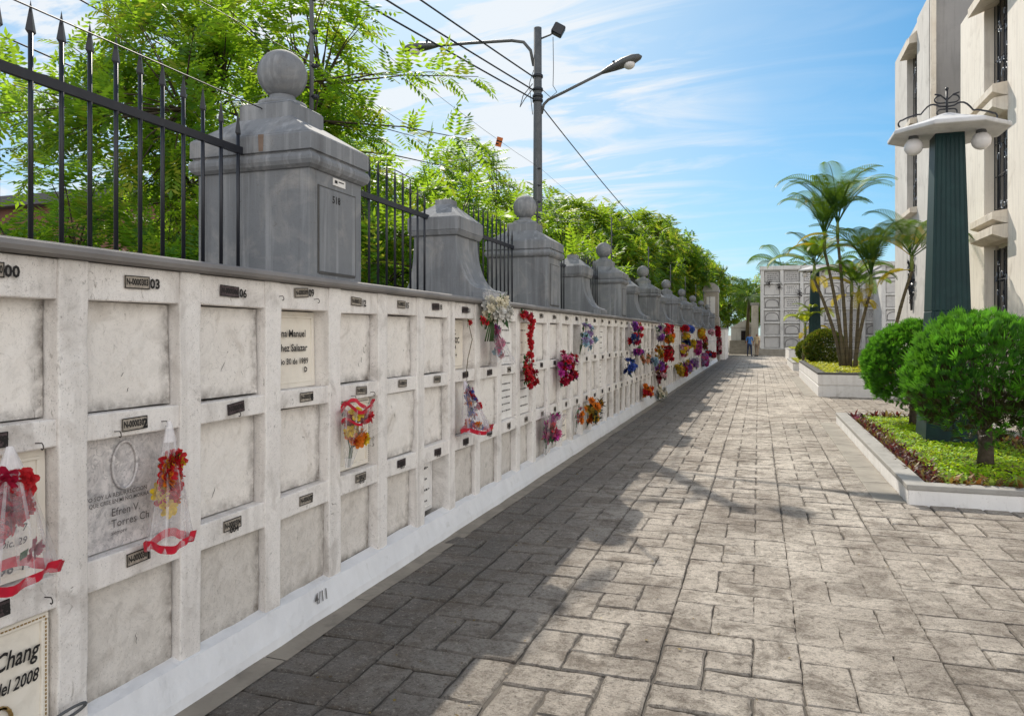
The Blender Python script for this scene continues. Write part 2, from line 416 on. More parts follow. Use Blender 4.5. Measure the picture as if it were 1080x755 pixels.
wn = W.node_tree; bg = wn.nodes['Background']
def sky():
    N = wn.nodes; L = wn.links
    sk = N.new('ShaderNodeTexSky'); sk.sky_type = 'NISHITA'; sk.sun_disc = False
    sk.sun_elevation = RAD(SUN_EL); sk.sun_rotation = RAD(-SUN_AZ); sk.altitude = 0; sk.air_density = 1.0; sk.dust_density = .6; sk.ozone_density = 2.2
    tc = N.new('ShaderNodeTexCoord'); sep = N.new('ShaderNodeSeparateXYZ'); L.new(tc.outputs['Generated'], sep.inputs[0])
    def mth(op, a, b=0.):
        m = N.new('ShaderNodeMath'); m.operation = op
        for v, s_ in ((a, m.inputs[0]), (b, m.inputs[1])):
            if hasattr(v, 'is_linked'): L.new(v, s_)
            else: s_.default_value = v
        return m.outputs[0]
    def rmp(f, a, b, c=0, d=1):
        r = N.new('ShaderNodeMapRange'); L.new(f, r.inputs[0]); r.inputs[1].default_value=a; r.inputs[2].default_value=b; r.inputs[3].default_value=c; r.inputs[4].default_value=d; return r.outputs[0]
    zz = mth('ADD', mth('MAXIMUM', sep.outputs[2], 0), .13)
    u = mth('DIVIDE', sep.outputs[0], zz); v = mth('DIVIDE', sep.outputs[1], zz)
    cb = N.new('ShaderNodeCombineXYZ'); L.new(u, cb.inputs[0]); L.new(v, cb.inputs[1])
    def nz(scale, rot, sc, det, ro, dist):
        mp = N.new('ShaderNodeMapping'); mp.inputs['Rotation'].default_value = (0,0,RAD(rot)); mp.inputs['Scale'].default_value = sc
        mp.inputs['Location'].default_value = (3.1, 1.7, 0)
        L.new(cb.outputs[0], mp.inputs[0])
        n = N.new('ShaderNodeTexNoise'); n.inputs['Scale'].default_value = scale; n.inputs['Detail'].default_value = det; n.inputs['Roughness'].default_value = ro; n.inputs['Distortion'].default_value = dist
        L.new(mp.outputs[0], n.inputs['Vector']); return n.outputs['Fac']
    wisp = rmp(nz(1.25, -32, (.8, 2.0, 1), 10, .60, 2.0), .46, .70)
    big = rmp(nz(.42, 10, (1, 1.4, 1), 4, .5, .3), .38, .62)
    # whiter haze towards the sun's side
    dx = mth('ADD', mth('MULTIPLY', sep.outputs[0], sv.x), mth('MULTIPLY', sep.outputs[1], sv.y))
    dt = mth('ADD', dx, mth('MULTIPLY', sep.outputs[2], sv.z))
    glow = mth('POWER', rmp(dt, .70, 1.0, 0, 1), 1.5)
    glow = mth('MULTIPLY', glow, .74)
    hz = mth('MULTIPLY', mth('POWER', rmp(sep.outputs[2], 0, .42, 1, 0), 1.6), .62)
    q = mth('DIVIDE', sep.outputs[0], mth('MAXIMUM', sep.outputs[1], .05))
    cov = rmp(mth('ADD', q, mth('MULTIPLY', big, -.12)), -.05, -.36, .03, 1)
    cl = mth('ADD', mth('MULTIPLY', wisp, mth('ADD', mth('MULTIPLY', cov, .95), .05)), mth('MULTIPLY', cov, .12))
    cl = mth('MINIMUM', mth('ADD', mth('ADD', mth('MULTIPLY', cl, 1.0), glow), hz), .96)
    mu = N.new('ShaderNodeMix'); mu.data_type = 'RGBA'; mu.blend_type = 'MULTIPLY'; mu.inputs[0].default_value = 1
    hs = N.new('ShaderNodeHueSaturation'); hs.inputs['Saturation'].default_value = 1.12; hs.inputs['Value'].default_value = 1.0
    L.new(sk.outputs[0], mu.inputs[6]); mu.inputs[7].default_value = (.25,.64,.80,1)
    L.new(mu.outputs[2], hs.inputs['Color'])
    mx = N.new('ShaderNodeMix'); mx.data_type = 'RGBA'; L.new(cl, mx.inputs[0]); L.new(hs.outputs[0], mx.inputs[6]); mx.inputs[7].default_value = (5.9,6.2,6.5,1)
    # bright clouds added out of view, opposite the sun, to fill the shade
    fill_cloud = mth('MULTIPLY', rmp(dt, .30, -.15), rmp(nz(.55, 40, (1,1,1), 7, .58, .2), .34, .5))
    fill_cloud = mth('MULTIPLY', fill_cloud, rmp(sep.outputs[2], 0, .06))
    m2 = N.new('ShaderNodeMix'); m2.data_type = 'RGBA'; L.new(fill_cloud, m2.inputs[0]); L.new(mx.outputs[2], m2.inputs[6]); m2.inputs[7].default_value = (13.6,13.2,12.7,1)
    L.new(m2.outputs[2], bg.inputs['Color'])
    bg.inputs['Strength'].default_value = .15
sky()
S.view_settings.view_transform = 'Standard'; S.view_settings.look = 'None'; S.view_settings.exposure = 0

# ------------------------------------------------------------------ ground and paving
g = MB(); g.add([(-900,-300,-.06),(900,-300,-.06),(900,1500,-.06),(-900,1500,-.06)], [(0,1,2,3)])
tag(g.build('ground', M['ground']), kind='structure')
g = MB(); g.add([(-2.36,-2.6,-.012),(6.4,-2.6,-.012),(6.4,60.2,-.012),(-2.36,60.2,-.012)], [(0,1,2,3)])
tag(g.build('path_bed', M['joint']), kind='structure')
def paving():
    rnd = random.Random(4)
    mb = MB()
    U = .66; m = U/3
    pat = [(0,2,2,3),(2,3,1,3),(1,3,0,1),(0,1,0,2),(1,2,1,2)]       # pinwheel of four bricks round a half brick
    X0 = -1.126 - 2*U
    for i in range(13):
        for j in range(95):
            bx = X0 + i*U; by = -2.5 + j*U
            for (a,b,c,d) in pat:
                x0, x1, y0, y1 = bx+a*m, bx+b*m, by+c*m, by+d*m
                cx, cy = (x0+x1)/2, (y0+y1)/2
                if x1 < -2.3 or x0 > 6.3: continue
                pn = noise.noise(Vector((cx*.5, cy*.42, 3.3)))
                ctr = max(0, 1-abs(cx-.35)/2.2)
                worn = max(0, min(1, (pn+.04)*4)) * min(1, ctr*1.3)
                gap = .0035 + rnd.random()*.0035; gap *= (1-worn*.7)
                bev = (.006 + rnd.random()*.006)*(1-worn*.6)
                dep = .007*(1-worn*.7)
                h0 = rnd.gauss(0,.0022)*(1-worn); tx = rnd.gauss(0,.006); ty = rnd.gauss(0,.006)
                seg = 5 if cy < 7 else (3 if cy < 14 else 1)
                jit = .0032 if seg > 1 else .0025
                base = [(x0+gap,y0+gap),(x1-gap,y0+gap),(x1-gap,y1-gap),(x0+gap,y1-gap)]
                out = []
                for k in range(4):
                    (ax,ay),(bx2,by2) = base[k], base[(k+1)%4]
                    for q in range(seg):
                        f_ = q/seg
                        out.append((ax+(bx2-ax)*f_+rnd.gauss(0,jit), ay+(by2-ay)*f_+rnd.gauss(0,jit)))
                n_ = len(out); v = []
                top = []
                for (x,y) in out:
                    bb = bev*(.7+.8*rnd.random()); dx = cx-x; dy = cy-y; 
                    ix = x + (bb if dx > 0 else -bb)*(1 if abs(abs(dx)-(x1-x0)/2+gap) < .02 else 0)
                    iy = y + (bb if dy > 0 else -bb)*(1 if abs(abs(dy)-(y1-y0)/2+gap) < .02 else 0)
                    top.append((ix, iy, h0+(ix-cx)*tx*.5+(iy-cy)*ty*.5))
                v += [(x,y,-.035) for (x,y) in out]
                v += [(x,y,-dep+h0-abs(rnd.gauss(0,.002))*(1-worn)) for (x,y) in out]
                v += top
                f = [tuple(range(2*n_,3*n_))]
                for k in range(n_):
                    q = (k+1)%n_
                    f.append((n_+k,n_+q,2*n_+q,2*n_+k)); f.append((k,q,n_+q,n_+k))
                t = min(1,max(0, .5 + rnd.gauss(0,.24) + worn*.15))
                mb.add(v, f, 0, t)
                for q in range(1, len(f)): mb.t[-q] = (-.35 if q % 2 else -.2)*(1-worn)*(.4+1.2*rnd.random())
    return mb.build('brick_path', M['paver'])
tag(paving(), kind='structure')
# cement gutter strip at the wall foot and beside the planters
g = MB(); rnd = random.Random(9)
y = -2.5
while y < 46.5:
    l = .5+rnd.random()*.7
    g.add([(-2.36,y,.006),(-2.205+rnd.gauss(0,.008),y,.004),(-2.205+rnd.gauss(0,.008),y+l-.006,.004),(-2.36,y+l-.006,.006)], [(0,1,2,3)])
    y += l
tag(g.build('gutter_strip', M['gutter']), kind='structure')
g = MB()
for k in range(7):
    y0 = 7.85 + k*.97
    g.box(1.06, 1.33, y0, y0+.955, -.03, .007)
for k in range(9):
    y0 = 20.8 + k*1.05
    g.box(1.14, 1.45, y0, y0+1.035, -.03, .007)
tag(g.build('cement_border', M['concrete'], bevel=.004), kind='structure')

# ------------------------------------------------------------------ the niche wall
XF = -2.38
T0, PER, PW = 2.002, .588, .125
KMIN, KMAX = -8, 74
Z3 = [(1.298,1.735),(.746,1.198),(.185,.625)]   # niche rows: top, middle, bottom
WY0, WY1 = T0 + KMIN*PER, T0 + (KMAX+1)*PER + PW
wall = thing('niche_wall', 'long white columbarium wall of three rows of sealed burial niches along the path', 'niche wall', (XF, 0, 0))
def wp(y, z, x=0.0): return (XF + x, y, z)
def frame():
    mb = MB(); rnd = random.Random(3)
    for k in range(KMIN, KMAX+2):
        y0 = T0 + k*PER
        if k < 14:                      # hand trowelled, a little uneven
            n = 12
            z = [.12 + (1.875-.12)*i/n for i in range(n+1)]
            ring = []
            for zz in z:
                a = rnd.gauss(0,.0022); b = rnd.gauss(0,.0022); c = rnd.gauss(0,.0018)
                ring += [(XF-.24, y0+a, zz), (XF+c, y0+a, zz), (XF+c+rnd.gauss(0,.001), y0+PW+b, zz), (XF-.24, y0+PW+b, zz)]
            f = []
            for i in range(n):
                for j in range(3):
                    f.append((i*4+j, i*4+j+1, (i+1)*4+j+1, (i+1)*4+j))
            f.append((n*4, n*4+1, n*4+2, n*4+3))
            mb.add(ring, f)
        else:
            mb.box(XF-.24, XF, y0, y0+PW, .12, 1.875)
        if k <= KMAX:
            ya, yb = y0+PW-.004, y0+PER+.004
            for (z0, z1) in ((1.735,1.873),(1.198,1.298),(.625,.746)):
                d = rnd.random()*.005
                j = [rnd.gauss(0,.004) for _ in range(4)] if k < 20 else [0]*4
                v = []
                for (x) in (XF-.24, XF-.006-d):
                    v += [(x,ya,z0+j[0]),(x,yb,z0+j[1]),(x,yb,z1+j[2]*(z1<1.8)),(x,ya,z1+j[3]*(z1<1.8))]
                mb.add(v, [(4,5,6,7),(0,1,5,4),(1,2,6,5),(2,3,7,6),(3,0,4,7)])
    return mb.build('frame', M['frame'], wall, world=True, bevel=.006, seg=2)
frame()
g = MB(); g.box(-3.4, XF-.235, WY0, WY1, -.05, 1.876); g.build('core', M['dark'], wall, world=True)
# plinth: sloped, brush painted skirting
g = MB(); rnd = random.Random(8)
N_ = 190; ys = [WY0 + (WY1-WY0)*i/N_ for i in range(N_+1)]
v = []; f = []
for y in ys:
    e = rnd.gauss(0,.004)
    v += [(XF-.06,y,.20+rnd.gauss(0,.003)), (XF+.012+rnd.gauss(0,.002),y,.175+rnd.gauss(0,.004)), (XF+.052+e*.5,y,.05+e), (XF+.06+e,y,-.03)]
for i in range(N_):
    for j in range(3): f.append((i*4+j+4, i*4+j, i*4+j+1, i*4+j+5))
g.add(v, f, smooth=False)
g.build('plinth', M['plinth'], wall, world=True)
g = MB()
g.prism_y([(-3.42,1.876),(-2.352,1.876),(-2.335,1.884),(-2.328,1.9),(-2.335,1.917),(-2.352,1.926),(-3.42,1.932)], WY0-.02, WY1+.03)
g.build('coping', M['coping'], wall, world=True)

def niche_bounds(k): return T0 + k*PER + PW, T0 + (k+1)*PER
DEEP = {(2,0):.10, (5,2):.15, (6,0):.12, (4,1):.03, (3,1):.075, (7,1):.03, (13,0):.12, (22,0):.17, (17,1):.1}
KIND = {(0,1):'marble', (-1,2):'framed', (2,0):'plaque', (-1,1):'plaque', (3,1):'framed', (5,2):'white', (6,0):'plaque', (8,0):'white', (8,1):'white', (9,0):'plaque', (8,2):'plain', (9,1):'white',
        (16,0):'white',(16,1):'white',(16,2):'marble',(12,2):'plaque',(20,1):'white',(22,0):'dark',(25,2):'white',(28,1):'white'}
slabs = []
def slab(k, r, target=None):
    rnd = random.Random(k*7+r*131+5)
    y0, y1 = niche_bounds(k); z0, z1 = Z3[r]
    rec = DEEP.get((k,r), .036 + rnd.random()*.038)
    kind = KIND.get((k,r), 'plain')
    gp = .006
    x = XF - rec
    mb = target if target is not None else MB()
    ny, nz = (7, 7) if k < 16 else (1, 1)
    bulge = rnd.gauss(0,.004); tilt = rnd.gauss(0,.006)
    vs = []; dirt = []
    for i in range(ny+1):
        for j in range(nz+1):
            a, b = i/ny, j/nz
            e = 0 if (0<i<ny and 0<j<nz) else 1
            xx = x + bulge*math.sin(a*PI)*math.sin(b*PI) + tilt*(b-.5) + (rnd.gauss(0,.0016) if k < 16 else 0)
            vs.append((xx, y0+gp+(y1-y0-2*gp)*a, z0+gp+(z1-z0-2*gp)*b))
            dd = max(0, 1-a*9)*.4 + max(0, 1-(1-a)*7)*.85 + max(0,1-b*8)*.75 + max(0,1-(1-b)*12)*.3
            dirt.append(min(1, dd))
    fs = [(i*(nz+1)+j, (i+1)*(nz+1)+j, (i+1)*(nz+1)+j+1, i*(nz+1)+j+1) for i in range(ny) for j in range(nz)]
    nv = len(vs)
    # edge returns, so the slab is a real plate
    ring = [(x-.03,y0+gp,z0+gp),(x-.03,y1-gp,z0+gp),(x-.03,y1-gp,z1-gp),(x-.03,y0+gp,z1-gp)]
    c = [0, ny*(nz+1), ny*(nz+1)+nz, nz]
    vs += ring; dirt += [1]*4
    for q in range(4): fs.append((c[q], nv+q, nv+(q+1)%4, c[(q+1)%4]))
    if target is not None:
        target.add(vs, fs, 1 if r == 2 else 0); target.pt += dirt
        return None
    mb.add(vs, fs, 0, smooth=False); mb.pt = dirt
    mat = {'plain': M['slab_low'] if (r == 2 and kind == 'plain') else M['slab'], 'marble': M['marble'], 'framed': M['plaque'], 'plaque': M['plaque'], 'white': M['white_plaque'], 'dark': M['dark']}[kind]
    o = mb.build('niche_slab', mat, wall, world=True)
    if kind == 'framed':
        fm = MB(); b = .055
        for (ya,yb,za,zb) in ((y0+.012,y1-.012,z1-.012-b*.5,z1-.012),(y0+.012,y1-.012,z0+.012,z0+.012+b*.5),(y0+.012,y0+.012+b*.5,z0+.012+b*.5,z1-.012-b*.5),(y1-.012-b*.5,y1-.012,z0+.012+b*.5,z1-.012-b*.5)):
            fm.box(x-.005, x+.012, ya, yb, za, zb)
        fo = fm.build('border', M['plaque'], o, world=True, bevel=.003)
        gm = MB(); yy = y0+.02
        while yy < y1-.03:
            gm.box(x+.0125,x+.0145,yy,yy+.009,z1-.028,z1-.023); yy += .014
        zz = z0+.02
        while zz < z1-.04:
            gm.box(x+.0125,x+.0145,y1-.028,y1-.023,zz,zz+.009); zz += .014
        gm.build('gilt_dots', M['gold'] if r == 2 else M['ink_grey'], o, world=True)
    if kind in ('plaque','white') and (k,r) != (8,1):
        fm = MB(); b = .012
        for (ya,yb,za,zb) in ((y0+.03,y1-.03,z1-.03-b,z1-.03),(y0+.03,y1-.03,z0+.03,z0+.03+b),(y0+.03,y0+.03+b,z0+.03+b,z1-.03-b),(y1-.03-b,y1-.03,z0+.03+b,z1-.03-b)):
            fm.box(x-.004, x+.006, ya, yb, za, zb)
        fm.build('border', mat, o, world=True, bevel=.002)
    return o, x
SL = {}
order = sorted([(k, r) for k in range(-2, KMAX+1) for r in range(3)])
near100 = order[:100]
for (k, r) in near100: SL[(k,r)] = slab(k, r)
far = MB(); far.pt = []
for (k, r) in order[100:]: slab(k, r, far)
tag(far.build('niche_slabs', [M['slab'], M['slab_low']], wall, world=True), kind='stuff')

def inscription(k, r, lines, mat=None, bold=.0, cw=1.0, ref=0.0):
    o, x = SL[(k,r)]
    mb = MB()
    for (txt, y, z, size, align, shear, b) in lines:
        mb.text(txt, size, lambda u, w, y=y, z=z: (x+.0135, y+u*cw, z+w), 0, b, align, shear)
    return mb.build('inscription', mat or M['ink'], o, world=True)
inscription(-1, 2, [('Chang', 1.945, .495, .086, 'RIGHT', .3, .0014), ('del 2008', 1.945, .405, .062, 'RIGHT', .3, .0012)], cw=.74)
g = MB(); o_, x_ = SL[(-1,2)]
for k in range(9):
    a = -1.2 + k*.35
    g.tube([(x_+.016, 1.80+.045*math.cos(a+.4*i)+.01*i*.2, .30+.05*math.sin(a+.4*i)) for i in range(3)], .006, 5)
g.build('gilt_emblem', M['gold'], o_, world=True)
inscription(-1, 1, [('1998  P.', 1.93, .80, .05, 'RIGHT', .12, .0012), ('R. 7', 1.915, .93, .035, 'RIGHT', .2, .0005), ('Dic. 29', 1.915, .885, .035, 'RIGHT', .2, .0005)])
inscription(0, 1, [('YO SOY LA RESURRECCION', 2.30, .965, .024, 'CENTER', 0, .0003), ('EL QUE CREE EN MI NO MORIRA', 2.30, .94, .022, 'CENTER', 0, .0003), ('Efren V.', 2.27, .895, .045, 'LEFT', 0, .0003), ('Torres Ch.', 2.27, .85, .045, 'LEFT', 0, .0003), ('siempre', 2.27, .815, .024, 'LEFT', 0, .0002)], M['ink_grey'])
o_, x_ = SL[(0,1)]
g = MB(); g.tube([(x_+.006, 2.345+.06*math.cos(t), 1.075+.095*math.sin(t)) for t in [2*PI*i/28 for i in range(29)]], .006, 6); g.build('oval_relief', M['marble'], o_, world=True)
inscription(2, 0, [('ona Manuel', 3.655, 1.605, .056, 'RIGHT', 0, .0011), ('chez Salazar', 3.67, 1.525, .056, 'RIGHT', 0, .0011), ('nio 30 de 1989', 3.68, 1.45, .046, 'RIGHT', 0, .0008), ('D', 3.67, 1.40, .04, 'RIGHT', 0, .0016)])
inscription(3, 1, [('J. Vladimir', 4.07, 1.11, .062, 'CENTER', .25, .0012), ('Lopez', 4.12, 1.05, .062, 'CENTER', .25, .0012)])
inscription(6, 0, [('C.', 5.90, 1.62, .06, 'CENTER', 0, .002), ('CHOC', 5.90, 1.55, .07, 'CENTER', 0, .002), ('1994', 5.87, 1.49, .06, 'CENTER', 0, .0015), ('+', 5.93, 1.42, .07, 'CENTER', 0, .0012)])
def strokes(k, r, rows, mat, seed, y0f=.12, y1f=.88, z0=None):
    o, x = SL[(k,r)]; rnd = random.Random(seed); y0, y1 = niche_bounds(k); za, zb = Z3[r]
    mb = MB(); w = y1-y0; h = zb-za
    for i in range(rows):
        zc = zb - h*(.2 + .6*i/max(1,rows-1))
        y = y0 + w*(y0f + rnd.random()*.1)
        while y < y0 + w*(y1f - rnd.random()*.15):
            l = .010+rnd.random()*.02; hh = .004+rnd.random()*.007
            mb.box(x+.003, x+.006, y, y+l*.55, zc-hh, zc+hh*.7); y += l+.008
    mb.build('inscription', mat, o, world=True)
for (k, r, rows) in ((5,2,4),(8,0,3),(8,1,5),(9,0,3),(16,0,4),(16,1,5),(16,2,6),(12,2,3),(9,1,4),(20,1,4),(25,2,4),(28,1,4)):
    strokes(k, r, rows, M['ink'] if (k,r) in ((5,2),(16,2)) else M['ink_grey'], k*3+r)
# faint scratches on plain slabs
for i,(k, r) in enumerate([q for q in near100 if KIND.get(q,'plain') == 'plain' and q[0] < 9]):
    o, x = SL[(k,r)]; rnd = random.Random(i+70); y0, y1 = niche_bounds(k); za, zb = Z3[r]
    mb = MB()
    for q in range(rnd.randint(0,2)):
        y = y0+.06+rnd.random()*(y1-y0-.12); z = za+.05+rnd.random()*(zb-za-.12); l = .01+rnd.random()*(.05 if q == 0 else .02); a = rnd.uniform(-2.2,-.9)
        pts = [(x+.004+.0*j, y+l*math.cos(a)*j/4+rnd.gauss(0,.002), z+l*math.sin(a)*j/4) for j in range(5)]
        mb.tube(pts, [.0006,.0013,.0015,.0012,.0005], 4)
    mb.build('scratch_marks', M['ink_grey'], o, world=True)

# number plates and stencilled numbers on the beams
plates = []
farp = MB()
for (k, r) in order:
    rnd = random.Random(k*17+r*3+2)
    y0, y1 = niche_bounds(k); yc = (y0+y1)/2 + rnd.gauss(0,.012)
    zc = (1.815, 1.250, .688)[r] + rnd.gauss(0,.006)
    num = 303 + 3*k - r
    idx = near100.index((k,r)) if (k,r) in near100 else None
    mb = farp if idx is None else MB()
    a = rnd.gauss(0,.03)
    dark = rnd.random() < .55 and (k,r) not in ((0,0),(0,2),(0,1))
    w, h = .058+rnd.random()*.006, .026
    if r == 0: yc -= .03
    rot = lambda u, q, yc=yc, zc=zc, a=a: (yc+u*math.cos(a)-q*math.sin(a), zc+u*math.sin(a)+q*math.cos(a))
    if k > 7: w *= .8
    c = [rot(-w,-h),rot(w,-h),rot(w,h),rot(-w,h)]
    xp = XF - .003
    mb.add([(xp,)+p for p in c] + [(xp+.003,)+p for p in c], [(4,5,6,7),(0,1,5,4),(1,2,6,5),(2,3,7,6),(3,0,4,7)], 1 if dark else 0)
    for (ua,ub,qa,qb) in ((-w,w,h-.004,h),(-w,w,-h,-h+.004),(-w,-w+.004,-h,h),(w-.004,w,-h,h)):
        mb.add([(xp+.0036,)+rot(u,q) for u,q in ((ua,qa),(ub,qa),(ub,qb),(ua,qb))], [(0,1,2,3)], 2)
    if k < 24:
        mb.text('N-0000%03d' % num, .036, lambda u, q: (xp+.0042,)+rot(u*.80, q), 2, .0012 if k < 8 else .002, sxx=.78*w/.058)
        if r == 0:
            mb.text('%02d' % (num-300) if num >= 300 else '%02d' % (num-270), .055, lambda u, q: (xp+.0046,)+rot(u+w*1.45, q-.004), 2, .002)
        elif r == 2 and rnd.random() < .7:
            mb.text('%03d' % (num-300 if num >= 300 else num-270), .042, lambda u, q: (xp+.0046,)+rot(u+.01, q-.026), 2, .0015)
        elif rnd.random() < .5:
            mb.text('%d' % (num % 10), .05, lambda u, q: (xp+.0046,)+rot(u+w*.8, q-.006), 2, .002)
    else:
        mb.box(xp+.0035, xp+.0045, yc-w*.7, yc+w*.7, zc-.012, zc+.012, 2)
    if idx is not None:
        mb.build('number_plate', [M['plate'], M['plate_dark'], M['ink']], wall, world=True)
tag(farp.build('number_plates', [M['plate'], M['plate_dark'], M['ink']], wall, world=True), kind='stuff')
# iron hooks in the beams where flowers hang
def hook(y, z):
    mb = MB()
    mb.tube([(XF-.01,y,z),(XF+.02,y,z+.002),(XF+.026,y,z-.006),(XF+.027,y,z-.016),(XF+.022,y,z-.021),(XF+.016,y,z-.018)], .0022, 6)
    mb.build('hook', M['steel_hook'], wall, world=True)
for (y, z) in ((2.25,1.222),(2.49,1.235),(1.92,1.222),(3.29,1.80),(3.62,1.80),(4.02,1.222),(4.26,1.228),(2.95,1.23),(5.85,1.235),(5.9,1.81),(6.3,1.84),(1.955,.675)):
    hook(y, z)
# rusty oval wire ring on the lowest slab, bottom left corner of the picture
g = MB(); g.tube([(XF+.02+.02*math.sin(t), 2.02+.075*math.cos(t), .235+.026*math.sin(t)) for t in [2*PI*i/24 for i in range(25)]], .006, 6)
g.build('vase_ring', M['galv'], wall, world=True)
g = MB(); g.text('4/11', .075, lambda u, q: (XF+.02+(.165-(.12+q))*.32+.003, 3.62+u, .12+q), 0, .001, 'CENTER', .3); g.build('chalk_number', M['ink_grey'], wall, world=True)

# ------------------------------------------------------------------ pillars, buttresses, fence on top of the wall
ZL = 1.93
def make_pillar():
    root = thing('stone_pillar', 'x', 'pillar', (-2.9, 4.04, ZL))
    s = MB(); s.box(-.4,.4,-.3,.3,-.03,.655); s.build('shaft', M['stone'], root, bevel=.008, seg=2)
    c = MB()
    # bull-nosed moulding, groove, fascia, sloped top, block
    def ringprof(prof):
        for (a, za), (b, zb) in zip(prof[:-1], prof[1:]):
            v = []
            for (e, z) in ((a, za), (b, zb)):
                v += [(-.4-e,-.3-e,z),(.4+e,-.3-e,z),(.4+e,.3+e,z),(-.4-e,.3+e,z)]
            c.add(v, [(0,1,5,4),(1,2,6,5),(2,3,7,6),(3,0,4,7)])
    ringprof([(-.02,.65),(.012,.655),(.032,.672),(.042,.695),(.042,.715),(.034,.735),(.02,.745),(.02,.752),(.036,.756),(.036,.852),(.03,.862)])
    c.frustum((-.43,.43,-.33,.33,.862),(-.2,.2,-.19,.19,1.005))
    c.build('cap', M['stone'], root, bevel=.004)
    b = MB(); b.box(-.19,.19,-.18,.18,1.0,1.10); b.frustum((-.19,.19,-.18,.18,1.1),(-.17,.17,-.16,.16,1.115)); b.build('block', M['stone'], root, bevel=.006, seg=2)
    bl = MB()
    bl.lathe([(.15,1.11),(.158,1.125),(.15,1.145),(.11,1.158),(.085,1.175),(.08,1.195)], (0,0,0), 28)
    bl.ball((0,0,1.335), .155, 36)
    bl.build('ball_finial', M['stone'], root)
    p = MB(); p.box(.402,.408,-.2,.21,.05,.56); p.build('panel', M['stone'], root, bevel=.003)
    q = MB(); q.box(.4,.4045,-.215,-.2,.04,.57); q.box(.4,.4045,-.2,.21,.035,.05); q.box(.4,.4045,.21,.218,.04,.57); q.box(.4,.4045,-.2,.21,.56,.568); q.build('panel_joint', M['cap_dark'], root)
    r = MB(); r.tube([(.13,.13,.98),(.13,.13,2.0)], .014, 8)
    rod = r.build('steel_rod', M['galv'], root)
    n = MB()
    for z in (1.22,1.42,1.64,1.86): n.tube([(.13,.13,z),(.175,.13,z)], .014, 6)
    n.build('insulator', M['iron'], rod)
    return root
PIL = [4.04 + 5.2*k for k in range(9)]
pil = make_pillar()
PL = ['nearest grey stone pillar with ball finial and the painted number 518']
for k in range(1, 9): PL.append('%s grey stone ball-topped pillar from the camera along the white wall' % ORD[k])
pil['label'] = PL[0]; pil['group'] = 'ball topped pillars on the wall'
for k in range(1, 9): dup(pil, (-2.9, PIL[k], ZL), 0, PL[k])
g = MB(); g.text('518', .062, lambda u, q: (.4092, -.02+u, .50+q), 0, .0016); g.build('painted_number', M['ink'], pil)
g = MB(); g.box(.401,.4065,-.05,.09,.595,.64); g.build('paper_label', M['white_plaque'], pil)
g = MB(); g.box(.4066,.408,-.035,-.005,.61,.628); g.box(.4066,.408,.01,.07,.62,.627); g.build('label_print', M['ink'], pil)
g = MB(); g.add([(.07,-.3372,.86),(.11,-.3372,.86),(.105,-.3372,.76),(.075,-.3372,.76)], [(0,1,2,3)]); g.build('rust_streak', M['rust'], pil)

def make_buttress():
    root = thing('buttress_pier', 'x', 'pier', (-2.9, 6.64, ZL))
    poly = [(.5,-.03),(.5,.085)]
    poly += [(.47-.24*math.cos(t), .60-.50*math.sin(t)) for t in [PI/2*(1-i/10) for i in range(11)]]
    poly += [(-.20,.60)]
    poly += [(-.30+.10*math.cos(t), .60-.50*math.sin(t)) for t in [PI/2*i/8 for i in range(1,9)]]
    poly += [(-.33,.085),(-.33,-.03)]
    s = MB(); s.prism_y(poly, -.28, .28, 0, .5); s.build('flared_body', M['stone'], root, bevel=.004)
    e = MB()
    e.box(.4,.52,-.295,.295,-.02,.07); e.build('foot', M['stone'], root, bevel=.006)
    c = MB()
    c.frustum((-.22,.25,-.30,.30,.60),(-.25,.275,-.32,.32,.645)); c.box(-.25,.275,-.32,.32,.646,.765)
    c.frustum((-.25,.275,-.32,.32,.766),(-.07,.09,-.09,.09,.925)); c.box(-.07,.09,-.085,.085,.92,.975)
    c.build('cap', M['stone'], root, bevel=.005)
    return root
BUT = [6.64 + 5.2*k for k in range(8)]
but = make_buttress()
but['group'] = 'flared buttress piers on the wall'
but['label'] = 'nearest grey flared pier with pyramid cap just past the pillar marked 518'
for k in range(1, 8): dup(but, (-2.9, BUT[k], ZL), 0, '%s grey flared pier with pyramid cap from the camera, right after the %s ball-topped pillar' % (ORD[k], ORD[k]))
b0 = dup(but, (-2.9, 1.44, ZL), 0, 'grey flared pier at the near end of the spear fence, before the pillar marked 518')

def make_fence(L=2.02, n=13):
    root = thing('fence_panel', 'x', 'fence', (-2.95, 0, ZL))
    b = MB(); b.box(-.014,.014,-.01,L+.01,.018,.052); b.build('bottom_rail', M['iron'], root)
    b = MB(); b.box(-.012,.012,-.02,L+.02,.752,.795); b.build('top_rail', M['iron'], root)
    for i in range(n):
        y = L-.085-.1475*(n-1-i)
        f = math.sin(PI*(y/L)); top = .855 + .135*f
        q = MB()
        q.tube([(0,y,.03),(0,y,top)], .0105, 8)
        w = .026
        q.add([(0,y-w,top+.0),(w*.55,y,top),(0,y+w,top),(-w*.55,y,top),(0,y,top+.135),(0,y,top-.028)], [(0,1,4),(1,2,4),(2,3,4),(3,0,4),(1,0,5),(2,1,5),(3,2,5),(0,3,5)])
        q.build('spear_bar', M['iron'], root)
    return root
fen = make_fence()
gaps = [1.74, 4.36]
for k in range(8):
    pass
starts = [1.74]
for k in range(8):
    starts += [PIL[k]+.30, BUT[k]+.28]
fen.location = (-2.95, starts[0], ZL); fen['group'] = 'spear topped iron fence panels on the wall'
fen['label'] = 'black iron spear fence panel at the far left, before the pillar marked 518'
for i, y in enumerate(starts[1:]):
    k = i//2
    lab = ('black iron spear fence panel just past the %s ball-topped pillar' if i % 2 == 0 else 'black iron spear fence panel just past the %s flared pier') % ('nearest' if k == 0 else ORD[k])
    dup(fen, (-2.95, y, ZL), 0, lab)
